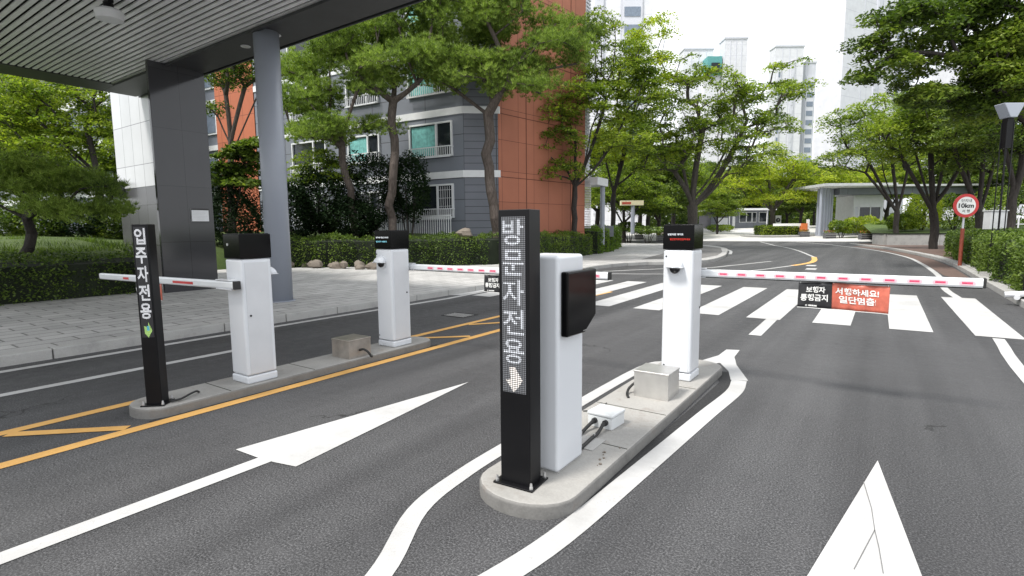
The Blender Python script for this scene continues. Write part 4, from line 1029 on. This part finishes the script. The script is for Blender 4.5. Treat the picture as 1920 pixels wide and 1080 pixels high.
MB().tube(smoothline3([(.1, -.1, z0_+.02), (.3, -.14, z0_-.15), (.33, -.1, z0_-.5), (.16, -.06, z0_-.85), (.2, -.02, z0_-1.1)]), .014, 6).build('cable', MT['rubber'], t)
MB().tube(smoothline3([(0.0, -.1, z0_+.02), (.16, -.16, z0_-.25), (.20, -.1, z0_-.6), (.1, -.08, z0_-.9)]), .014, 6).build('cable', MT['rubber'], t)
b = W(1915, 560, .12); t = thing('gate_post', 'thin black post with a white pipe base at the right edge of the photo', 'post', (b[0], b[1], .12))
MB().tube([(.05, 0, 0), (.05, 0, 1.15)], .045, 10).build('post', MT['blackm'], t)
MB().tube([(-.25, -.1, .07), (.2, -.1, .12)], .055, 10).tube([(-.1, -.25, .04), (.0, .2, .05)], .045, 8).build('pipe', MT['white2'], t)
t = thing('direction_sign', 'white panel with a black round arrow mark behind the roundabout hedge', 'road sign', (*Gs(1458, 436)[:2], gz(Gs(1458, 436)[1])), AZ)
dS = 60.; t.location = (*at(1458, 430, dS)[:2], gz(at(1458, 430, dS)[1])); za, zb2 = at(1458, 425, dS)[2]-t.location.z, at(1458, 404, dS)[2]-t.location.z
MB().box(-.36, .36, 0, .06, max(.0, za), zb2).build('panel', MT['print'], t)
zc_ = (za+zb2)/2+.1; MB().prism([(.26*math.cos(k*.4488), zc_+.26*math.sin(k*.4488)) for k in range(14)], -.01, -.002, axis='y').build('roundel', MT['printk'], t)
MB().add([(-.02, -.014, zc_-.12), (-.02, -.014, zc_+.14), (.14, -.014, zc_+.05), (.02, -.014, zc_-.0)], [(0, 1, 2, 3)]).build('arrow', MT['print'], t)
MB().tube([(-.3, .03, 0), (-.3, .03, zb2)], .04, 6).tube([(.3, .03, 0), (.3, .03, zb2)], .04, 6).build('post', MT['towerg'], t)
x, y, z = Gs(1502, 443)
t = thing('road_barrier', 'orange and white striped road barrier between the round hedge and the gate columns', 'road barrier', (x, y, z), AZ)
MB().box(-.1, .5, -.2, .2, 0, 1.3).build('post', MT['barrier_o'], t); MB().box(-2.9, -.1, -.05, .05, 1.05, 1.3).build('rail', MT['print'], t); MB().box(.52, .75, -.1, .1, 0, 1.7).build('end_post', MT['print'], t)
t = thing('banner_board', 'cream board with red lettering marks on a grey post among the path trees', 'sign board', P3(1186, 45, 1.0), AZ)
zt, zb_ = at(1186, 376, 45)[2]-1, at(1186, 385, 45)[2]-1
MB().box(-1.05, .85, -.2, .2, zb_, zt).build('board', MT['cream'], t); MB().box(-.95, -.2, -.21, -.202, zb_+.08, zt-.12).build('printed_marks', MT['flower'], t)
MB().tube([(0, 0, 0), (0, 0, zb_)], .16, 8).build('post', MT['column'], t)
t = thing('name_wall', 'low dark granite block wall on the lawn at the end of the left hedge', 'low wall', P3(1104, 31, 1.0), AZ)
MB().box(0, .85, 0, .4, 0, .66).build('block', MT['stoned'], t); MB().box(.86, 1.45, .05, .45, 0, .62).build('block', plain('blue_grey_stone', (.13, .14, .16), .4), t)
# white fence of the right corner
t = thing('railing', 'white metal railing behind the right trees at the edge of the photo', 'railing', P3(1880, 33, 1.0), AZ)
m = MB().box(0, 6, -.02, .02, .95, 1.0).box(0, 6, -.02, .02, .5, .54); m.build('rail', MT['bandw'], t)
for i in range(7): MB().box(i*.9, i*.9+.06, -.03, .03, 0, 1.05).build('post', MT['bandw'], t)
t = thing('railing', 'grey metal railing in the shade between the pines and the apartment block', 'railing', (-24.5, 16.6, 1.1), R(4))
m = MB().box(0, 9.5, -.02, .02, .95, 1.0).box(0, 9.5, -.02, .02, .08, .12); m.build('rail', MT['bandw'], t)
m = MB()
for i in range(80): m.box(i*.12, i*.12+.022, -.01, .01, .1, .97)
m.build('bars', MT['bandw'], t)

# ------------------------------------------------------------------ rocks and hedges
def rock(x, y, z, s_, seed, first):
    rd = random.Random(seed); m = MB(); n_, k_ = 6, 8; vs = []
    for i in range(n_+1):
        for j in range(k_):
            p = math.pi*i/n_; a = 2*math.pi*j/k_; r_ = 1+.22*math.sin(a*2+seed)+.15*math.sin(a*3+p*2+seed*2)+rd.uniform(-.2, .2)
            vs.append((s_*1.25*r_*math.sin(p)*math.cos(a), s_*.9*r_*math.sin(p)*math.sin(a), s_*.8*math.cos(p)*(1+.15*math.sin(a+seed))))
    m.add(vs, [(i*k_+j, i*k_+(j+1) % k_, (i+1)*k_+(j+1) % k_, (i+1)*k_+j) for i in range(n_) for j in range(k_)])
    o_ = m.build('rock', MT['rock'], smooth=False, bevel=.03, loc=(x, y, z)); tag(o_, 'rounded tan boulder in the row under the pine hedge behind the round column', 'rock', 'boulders under the pine hedge'); return o_
A_, B_ = W(525, 500, .12), W(700, 505, .12)
for i in range(12):
    u = i/11; rock(A_[0]+(B_[0]-A_[0])*u, A_[1]+(B_[1]-A_[1])*u+.2*math.sin(i*2.3), .22+.05*math.sin(i*1.7), (.19+.07*math.sin(i*3.1)), i+1, None)
o_ = rock(*at(872, 437, 20.6), .24, 31, None); o_['label'] = 'single pale boulder sitting on the hedge bank left of the tall pine'; del o_['group']
def hedge(label, path, w, z0, z1, dens=420, size=.065, mat='hedge', seed=1, group=None, cat='hedge', zfn=None):
    rg = np.random.default_rng(seed); t = thing('hedge', label, cat, (path[0][0], path[0][1], z0), 0, group)
    P = np.array(path, float)-np.array(path[0]); seg = np.diff(P, axis=0); L = np.linalg.norm(seg, axis=1); cum = np.r_[0, np.cumsum(L)]; h = z1-z0
    area = cum[-1]*(w+2*h)+2*w*h; n = int(area*dens); s_ = rg.uniform(0, cum[-1], n); i = np.clip(np.searchsorted(cum, s_)-1, 0, len(L)-1)
    u = (s_-cum[i])/L[i]; base = P[i]+seg[i]*u[:, None]; d = seg[i]/L[i][:, None]; nr = np.stack([-d[:, 1], d[:, 0]], 1)
    q = rg.uniform(0, w+2*h, n); side = np.where(q < h, -w/2, np.where(q > h+w, w/2, q-h-w/2)); z = np.where(q < h, q, np.where(q > h+w, w+2*h-q, h))
    end = rg.uniform(size=n) < 2*w*h/area
    e = rg.integers(0, 2, n); base = np.where(end[:, None], P[np.where(e == 1, len(P)-1, 0)], base); side = np.where(end, rg.uniform(-w/2, w/2, n), side); z = np.where(end, rg.uniform(0, h, n), z)
    # rounded shoulders and lumps
    X = base[:, 0]+nr[:, 0]*side; Y = base[:, 1]+nr[:, 1]*side
    lump = .09*np.sin(X*1.9+Y*2.3)+.07*np.sin(X*4.1-Y*3.3+1)+.05*np.sin(X*9+Y*7)
    z = z*(1+lump*.8)-.12*(np.abs(side)/(w/2))**4*(z > h*.7)
    X += nr[:, 0]*np.sign(side)*lump*.7; Y += nr[:, 1]*np.sign(side)*lump*.7
    c_ = np.stack([X, Y, z], 1)+rg.normal(size=(n, 3))*.035
    npmesh('foliage', leaves(c_, size, .6, .35, rg), 4, MT[mat], t)
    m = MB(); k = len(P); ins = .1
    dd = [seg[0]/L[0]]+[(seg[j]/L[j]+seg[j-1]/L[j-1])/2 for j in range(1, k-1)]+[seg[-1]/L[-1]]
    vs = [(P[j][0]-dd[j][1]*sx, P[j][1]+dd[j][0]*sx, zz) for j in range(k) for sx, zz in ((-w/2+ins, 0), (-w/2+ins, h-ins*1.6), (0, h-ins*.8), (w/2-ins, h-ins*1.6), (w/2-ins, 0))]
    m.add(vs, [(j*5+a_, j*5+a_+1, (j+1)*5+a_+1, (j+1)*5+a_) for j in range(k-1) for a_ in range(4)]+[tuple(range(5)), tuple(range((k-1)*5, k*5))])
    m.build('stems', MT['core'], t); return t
hedge('clipped dark green hedge along the left pavement before the polished pier', [(-14.35, -3), (-14.35, 5.3)], 1.35, .12, .98, 700, .06, 'hedge', 3)
hedge('long clipped hedge below the pines, running behind the left barrier to the terracotta wall', [(-19.6, 11.6), (-17.3, 13.0), (-14.9, 15.1), (-12.9, 16.9), (-12.5, 18.5), (-12.6, 21.5), (-13.1, 25.2)], 1.5, .12, 1.22, 480, .075, 'hedge', 4)
hedge('rounded far end of the left hedge where the path turns into the trees', [(-13.3, 25.8), (-14.2, 29.5), (-15.6, 33.5), (-16.9, 37)], 2.0, .12, 1.45, 260, .11, 'hedgey', 5)
hedge('dark shrub hedge at the right edge of the photo beside the kerb', [(3.45, 12.9), (3.45, 17.5), (3.45, 20.0)], 2.1, .12, 1.2, 650, .07, 'hedge', 6)
hedge('hedge behind the round speed sign, below the dark right trees', [(3.55, 20.3), (3.55, 25), (3.5, 30.5)], 2.0, .12, 1.15, 420, .085, 'hedge', 7)
hedge('hedge at the foot of the big right trees, furthest along the right kerb', [(4.2, 31.5), (4.0, 37.5)], 2.2, .12, 1.1, 300, .10, 'hedge', 8)
def bush(label, px, py, dep, rx, rz, mat, seed, zb=None, group=None, n=None, leaf=.13):
    c_ = at(px, py, dep); k = dep/1000; rx *= k; rz *= k; z0 = gz(c_[1]) if zb is None else zb
    t = thing('shrub', label, 'shrub', (c_[0], c_[1], z0), 0, group); rg = np.random.default_rng(seed); n = n or 1600
    d = rg.normal(size=(n, 3)); d /= np.linalg.norm(d, axis=1)[:, None]; d *= rg.uniform(.5, 1.05, (n, 1))**.5
    lump = 1+.12*np.sin(d[:, 0]*7+seed)+.12*np.sin(d[:, 1]*6+d[:, 2]*5); zc_ = c_[2]-z0
    P = d*lump[:, None]*np.array([rx, rx*.8, rz])+np.array([0, 0, zc_]); P = P[P[:, 2] > 0]
    npmesh('foliage', leaves(P, leaf, .6, .4, rg), 4, MT[mat], t)
    m = MB()
    for a in range(5): m.tube([(.1*math.cos(a*1.3), .1*math.sin(a*1.3), -.05), (rx*.4*math.cos(a*1.3), rx*.4*math.sin(a*1.3), zc_)], [.04, .015], 5)
    m.build('stems', MT['barkd'], t); return t
# shrubs round the booth and the roundabout
bush('wide clipped bright shrub under the booth window, left one', 1578, 425, 50, 24, 12, 'leaf', 11, leaf=.2, n=1800)
bush('tall clipped bright shrub under the booth window, right one', 1618, 421, 50, 32, 16, 'leafy', 12, leaf=.2, n=2400)
bush('dark low shrub between the booth and the first right tree', 1655, 426, 47, 20, 12, 'leaf', 13, leaf=.18, n=1400)
hg_ = Gs(1457, 442); k = Vector(toW(1, 0)); c_ = Vector(hg_[:2])
hd = hedge('low clipped round hedge on the roundabout in front of the far guard house', [(c_.x-k.x*1.9, c_.y-k.y*1.9), (c_.x, c_.y), (c_.x+k.x*1.8, c_.y+k.y*1.8)], 2.4, hg_[2]-.05, hg_[2]+.98, 220, .15, 'leaf', 9)
MB().tube([(k.x*1.9, k.y*1.9, -.0), (k.x*1.9, k.y*1.9, .12)], 3.6, 40).build('kerb_ring', MT['kerb'], hd)
lo = [(1215, 431, 48, 40, 7, 'hedge', 'low dark hedge block across the left path'), (1180, 425, 50, 26, 9, 'leafd', 'low hedge behind the cream board post'), (1350, 427, 70, 26, 6, 'leaf', 'low hedge in front of the far guard house, left end')]
for i, (px, py, dp, rx, rz, mt, lb) in enumerate(lo): bush(lb, px, py, dp, rx, rz, mt, 40+i, leaf=.2, n=1500)
for i, (px, py, rx, rz, mt, lb) in enumerate([(1790, 395, 40, 32, 'leaf', 'loose green shrub above the stone wall behind the speed sign'), (1730, 398, 34, 34, 'leafy', 'pale loose shrub above the stone wall between the two dark trunks'), (1850, 400, 40, 36, 'leaf', 'green shrub above the stone wall right of the speed sign'), (1905, 385, 36, 40, 'leafd', 'dark shrub above the stone wall at the photo edge'), (1695, 418, 24, 18, 'leaf', 'small shrub on the bank left of the first right trunk')]):
    bush(lb, px, py, 41, rx, rz, mt, 60+i, zb=1.2, leaf=.17, n=2600)
# grass clumps on the left lawn
rg = np.random.default_rng(77); n = 5200
gx_ = rg.uniform(-20, -15.2, n); gy_ = rg.uniform(0, 6, n); base = np.stack([gx_, gy_, 1.05+(-15.5-gx_)*.05], 1); d = rg.normal(size=(n, 3))*.35; d[:, 2] = 1; hgt = rg.uniform(.05, .14, (n, 1))*(1+.8*(np.sin(gx_*3)*np.sin(gy_*2.5) > .3))[:, None]
sd = np.stack([rg.normal(size=n), rg.normal(size=n), np.zeros(n)], 1); sd /= np.linalg.norm(sd, axis=1)[:, None]
V = np.empty((n, 3, 3)); V[:, 0] = base-sd*.012; V[:, 1] = base+sd*.012; V[:, 2] = base+d*hgt
tag(npmesh('grass', V.reshape(-1, 3), 3, MT['hedge']), 'long bright grass growing on the left lawn behind the hedge', 'grass', kind='stuff')
for i, (px, py, rx, rz, mt, lb) in enumerate([(-30, 415, 70, 40, 'leafd', 'dark shrub behind the low pine at the far left'), (70, 420, 55, 34, 'leafd', 'dark shrub below the pads of the low pine'), (140, 412, 60, 40, 'yew', 'black-green shrub left of the stone wall base'), (205, 425, 40, 30, 'leafd', 'dark shrub touching the darker foot of the stone wall')]):
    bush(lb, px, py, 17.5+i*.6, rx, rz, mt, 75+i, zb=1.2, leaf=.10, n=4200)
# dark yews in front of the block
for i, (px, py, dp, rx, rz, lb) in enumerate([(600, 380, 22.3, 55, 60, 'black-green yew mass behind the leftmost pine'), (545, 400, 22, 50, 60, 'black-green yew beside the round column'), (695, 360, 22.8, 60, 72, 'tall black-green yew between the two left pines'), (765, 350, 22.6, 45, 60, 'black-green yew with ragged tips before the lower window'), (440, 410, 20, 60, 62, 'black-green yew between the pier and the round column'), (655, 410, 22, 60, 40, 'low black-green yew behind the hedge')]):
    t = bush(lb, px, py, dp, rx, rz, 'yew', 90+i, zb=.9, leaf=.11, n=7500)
# ------------------------------------------------------------------ trees
G1 = 'pines in front of the apartment block'
l, f, b = place(668, 21.8, 1.1, 640, 250, [(575, 190, 62, 34), (640, 120, 70, 34, .5), (600, 250, 60, 22, -.5), (560, 140, 45, 26, .6), (690, 170, 40, 22), (700, 235, 35, 16)])
pine('pine_tree', 'leftmost pine with a slim leaning trunk right of the round column', l, f, b, 95, 55, 21, .15, G1)
l, f, b = place(735, 21.6, 1.1, 735, 210, [(690, 70, 85, 42), (780, 45, 90, 40, .6), (740, 130, 85, 34, -.4), (640, 90, 50, 30), (820, 110, 55, 30, -.3), (610, 45, 55, 24, .5), (820, 10, 60, 25)])
pine('pine_tree', 'middle pine with a straight grey trunk left of the upper window', l, f, b, 140, 55, 22, .17, G1)
l, f, b = place(930, 21.7, 1.1, 915, 215, [(860, 60, 80, 46, .3), (960, 40, 80, 50), (1020, 110, 80, 38, -.3), (870, 140, 75, 36, -.4), (960, 140, 70, 34, .2), (900, -20, 80, 40), (1060, 70, 55, 34, .4), (800, 90, 50, 30, .2), (990, 165, 60, 20, -.6)])
pine('pine_tree', 'tall pine with a curved trunk at the corner of the grey and terracotta walls', l, f, b, 190, 55, 23, .2, G1)
l, f, b = place(30, 11.5, 1.05, 50, 410, [(40, 360, 70, 28), (120, 345, 65, 24, .4), (190, 365, 55, 26, .2), (-30, 340, 70, 34), (60, 320, 60, 20, .5), (150, 400, 60, 16, -.3), (215, 395, 34, 14), (100, 385, 50, 18, -.5)])
pine('pine_tree', 'low spreading pine at the left edge of the photo, dark under its flat pads', l, f, b, 85, 60, 24, .10, None, 'needle', 'barkd', .42, .12, .012, 13)
l, f, b = place(1078, 27.0, 1.1, 1078, 350, [(1040, 270, 60, 34), (1120, 200, 70, 50), (1160, 120, 62, 50, .5), (1080, 190, 60, 44, -.5), (1010, 210, 55, 40), (1170, 260, 55, 34, -.4), (1050, 320, 50, 22, -.6), (1200, 190, 45, 46, .4), (1120, 50, 45, 30)])
broadleaf('tree', 'slender forked tree in front of the terracotta gable wall', l, f, b, 'leaf', 330, 85, .13, .60, 31, .14, 'barkd', None)
l, f, b = place(1150, 38, 1.1, 1150, 350, [(1180, 250, 60, 50), (1210, 150, 55, 60), (1130, 280, 50, 40), (1220, 60, 40, 34), (1230, 280, 50, 36)])
broadleaf('tree', 'tree with dark stems right behind the end of the terracotta wall', l, f, b, 'leafy', 220, 80, .17, .85, 32, .17, 'barkd', None)
l, f, b = place(1298, 36, .3, 1298, 372, [(1330, 170, 70, 44), (1260, 220, 60, 50), (1400, 210, 65, 44, .8), (1330, 260, 80, 44, -.6), (1440, 170, 55, 26, .8), (1485, 165, 40, 16, .5), (1250, 300, 55, 34, -.5), (1400, 290, 60, 30, -.8), (1445, 240, 50, 24), (1290, 130, 40, 30), (1480, 120, 30, 12, .5), (1370, 330, 50, 18, -.5)])
broadleaf('tree', 'big spreading tree with many rising limbs directly behind the ticker cabinet', l, f, b, 'leaf', 300, 78, .17, .78, 33, .33, 'bark', None, stems=7)
l, f, b = place(1448, 58, gz(60), 1448, 395, [(1450, 320, 60, 36), (1400, 340, 45, 28), (1500, 330, 45, 30), (1440, 290, 40, 24), (1460, 370, 60, 16)])
broadleaf('tree', 'yellow-green tree on the roundabout behind the round hedge', l, f, b, 'leafy', 170, 95, .22, 1.15, 34, .3, 'bark', None)
GR = 'dark trees along the right kerb'
l, f, b = place(1680, 39, .12, 1682, 385, [(1640, 260, 62, 44), (1720, 240, 60, 40), (1590, 235, 40, 40), (1660, 200, 60, 26), (1600, 300, 55, 26), (1700, 300, 55, 26)])
broadleaf('tree', 'first dark tree of the right row, its trunk left of the stone wall', l, f, b, 'leaf', 190, 80, .17, .9, 35, .20, 'barkd', GR)
l, f, b = place(1752, 31, .12, 1752, 382, [(1700, 240, 66, 44, -.3), (1790, 230, 75, 46), (1740, 190, 62, 28), (1660, 250, 50, 36), (1830, 260, 60, 30), (1750, 285, 80, 22, -.5)])
broadleaf('tree', 'tree with a wide V of limbs just left of the speed sign', l, f, b, 'leaf', 230, 90, .15, .80, 36, .24, 'barkd', GR)
l, f, b = place(1836, 29, .12, 1836, 380, [(1800, 250, 66, 44), (1880, 240, 60, 44), (1760, 210, 50, 34), (1850, 200, 60, 34), (1850, 300, 66, 22)])
broadleaf('tree', 'dark tree behind the speed sign', l, f, b, 'leafd', 180, 85, .14, .8, 37, .2, 'barkd', GR)
l, f, b = place(1893, 25, .12, 1900, 350, [(1860, 200, 66, 46), (1930, 180, 66, 60), (1900, 270, 60, 30), (1830, 250, 50, 30), (1960, 260, 60, 40)])
broadleaf('tree', 'rightmost dark tree, its trunk beside the utility box', l, f, b, 'leafd', 190, 85, .13, .7, 38, .18, 'barkd', GR)
l, f, b = place(2060, 17.5, .12, 2040, 250, [(1690, 60, 80, 50), (1660, 130, 50, 34, -.3), (1790, 120, 95, 66, .4), (1890, 60, 105, 80), (1780, 20, 90, 50, .5), (1900, 160, 95, 50, -.4), (1850, 205, 70, 26, .3), (2000, 100, 110, 90), (1960, -30, 140, 60), (1740, 180, 50, 22, -.2), (1640, 90, 30, 20)])
broadleaf('tree', 'large overhanging tree filling the upper right corner of the photo', l, f, b, 'leafd', 430, 120, .13, .52, 39, .22, 'barkd', None, .32)
l, f, b = place(185, 20.5, 1.35, 185, 330, [(150, 200, 60, 44), (70, 230, 70, 40), (190, 230, 40, 44), (20, 180, 70, 40), (110, 270, 70, 28), (100, 160, 60, 26), (230, 150, 40, 30), (0, 260, 50, 40)])
broadleaf('tree', 'tree with dark stems against the left end of the stone-panelled wall', l, f, b, 'leaf', 210, 95, .11, .58, 41, .14, 'barkd', None)
l, f, b = place(60, 25, 1.4, 60, 320, [(20, 180, 80, 50), (100, 210, 70, 40), (-40, 240, 80, 50), (60, 260, 80, 30), (60, 140, 80, 26)])
broadleaf('tree', 'yellow-green tree at the left edge, further back than the dark-stemmed one', l, f, b, 'leafy', 180, 90, .13, .7, 42, .16, 'barkd', None)
l, f, b = place(432, 24.5, 1.2, 432, 270, [(420, 140, 45, 30), (470, 120, 50, 30), (500, 150, 30, 24), (400, 200, 20, 20)])
broadleaf('tree', 'tree with bare reddish limbs in the gap between the pier and the round column', l, f, b, 'leafd', 70, 80, .12, .5, 43, .15, 'barkp', None)
l, f, b = place(440, 19.6, 1.0, 440, 380, [(440, 300, 40, 30), (455, 340, 30, 18), (420, 330, 30, 20), (470, 280, 25, 22)])
broadleaf('shrub', 'big-leaved shrub in the gap between the pier and the round column', l, f, b, 'leafd', 70, 70, .16, .42, 44, .06, 'barkd', None, cat='shrub')
l, f, b = place(600, 22.6, 1.1, 600, 360, [(600, 300, 40, 26), (570, 330, 36, 20), (640, 320, 34, 24)])
broadleaf('shrub', 'bright shrub under the leftmost pine, against the block', l, f, b, 'leaf', 60, 60, .12, .45, 45, .05, 'barkd', None, cat='shrub')
# background trees, copies of two
GB = 'trees filling the far background'
pr1 = broadleaf('tree', 'rounded green tree far behind the left path', (*at(1215, 430, 62)[:2], 1.0), (0, 0, 2.4), [(0, 0, 6.5, 4, 4, 2.6), (2, 1, 5, 3, 3, 1.8), (-2, 0, 5, 3, 3, 1.8), (0, 0, 8.8, 2.6, 2.6, 1.6)], 'leaf', 190, 90, .24, 1.15, 51, .25, 'barkd', GB)
pr2 = broadleaf('tree', 'yellow-green tree far behind, between the roundabout and the gate', (*at(1555, 430, 72)[:2], gz(80)), (0, 0, 2.2), [(0, 0, 6, 4, 4, 2.4), (2, 0, 4.6, 3.4, 3, 1.5), (-2.5, 0, 5, 3, 3, 1.8)], 'leafy', 180, 90, .26, 1.2, 52, .25, 'barkd', GB)
pr3 = broadleaf('tree', 'dark green tree far behind, right of the guard house', (*at(1500, 430, 84)[:2], gz(95)), (0, 0, 2.0), [(0, 0, 5, 4, 4, 3.2), (1, 0, 8, 2.6, 2.6, 2.0), (-2, 0, 4, 3, 3, 1.8)], 'leafd', 200, 95, .28, 1.25, 53, .25, 'barkd', GB)
bgt = [(pr1, 1170, 50, .85, 'green tree beside the cream board'), (pr3, 1235, 56, .95, 'dark tree across the end of the left path'), (pr1, 1262, 70, 1.1, 'green tree left behind the big limbed tree'),
 (pr3, 1330, 92, 1.15, 'dark tree above the left end of the guard house roof'), (pr1, 1385, 96, 1.1, 'green tree above the middle of the guard house roof'), (pr3, 1425, 98, .9, 'dark tree above the right end of the guard house roof'),
 (pr2, 1400, 105, 1.5, 'yellow-green tree highest behind the guard house'), (pr3, 1475, 88, .8, 'dark tree right behind the roundabout sign'), (pr1, 1525, 92, .9, 'green tree just left of the gate columns'),
 (pr2, 1600, 78, 1.0, 'yellow-green tree above the gate roof, left one'), (pr2, 1660, 74, 1.05, 'yellow-green tree above the gate roof, right one'), (pr1, 1575, 64, .52, 'small green tree behind the gate columns'),
 (pr1, 1730, 62, .95, 'green tree behind the second right trunk'), (pr3, 1790, 58, .9, 'dark tree far behind the speed sign'), (pr1, 1850, 56, .95, 'green tree far behind the utility box'), (pr3, 1120, 60, 1.1, 'dark tree far behind the terracotta wall end'),
 (pr3, 1200, 78, 1.25, 'tall dark tree furthest down the left path'), (pr1, 1300, 76, .9, 'green tree low behind the big limbed tree'), (pr3, 1930, 50, 1.0, 'dark tree far behind at the right edge'), (pr1, 1345, 64, .55, 'small tree before the guard house left end')]
for i, (p_, px, dp, sc, lb) in enumerate(bgt):
    a = at(px, 430, dp); dup(p_, (a[0], a[1], gz(a[1]) if a[0] > -20 else 1.2), lb, i*1.3, sc)
for i, (px, dp, sc, lb) in enumerate([(-60, 34, .95, 'green tree far left beyond the lawn'), (120, 36, .8, 'green tree before the low grey building'), (280, 32, .7, 'green tree hidden behind the stone wall')]):
    a = at(px, 430, dp); dup(pr1, (a[0], a[1], 1.3), lb, i*2., sc)
a = at(1075, 430, 33)

# the far wood that closes the view under and between the crowns
rg = np.random.default_rng(500); n = 60000; pxs = rg.uniform(1090, 2100, n); dps = rg.uniform(100, 128, n); hz_ = rg.uniform(0, 1, n)**1.1
P = np.empty((n, 3))
for i in range(n):
    a = at(pxs[i], 430, dps[i]); top = 5.5+2.2*math.sin(pxs[i]*.021+1)+1.2*math.sin(pxs[i]*.063)+.8*math.sin(pxs[i]*.17)
    P[i] = (a[0], a[1], 1.0+hz_[i]*top)
w_ = npmesh('wood', leaves(P, .75, .6, .4, rg), 4, MT['leafd']); tag(w_, 'distant belt of dark trees closing the view beyond the plaza', 'wood', kind='stuff')
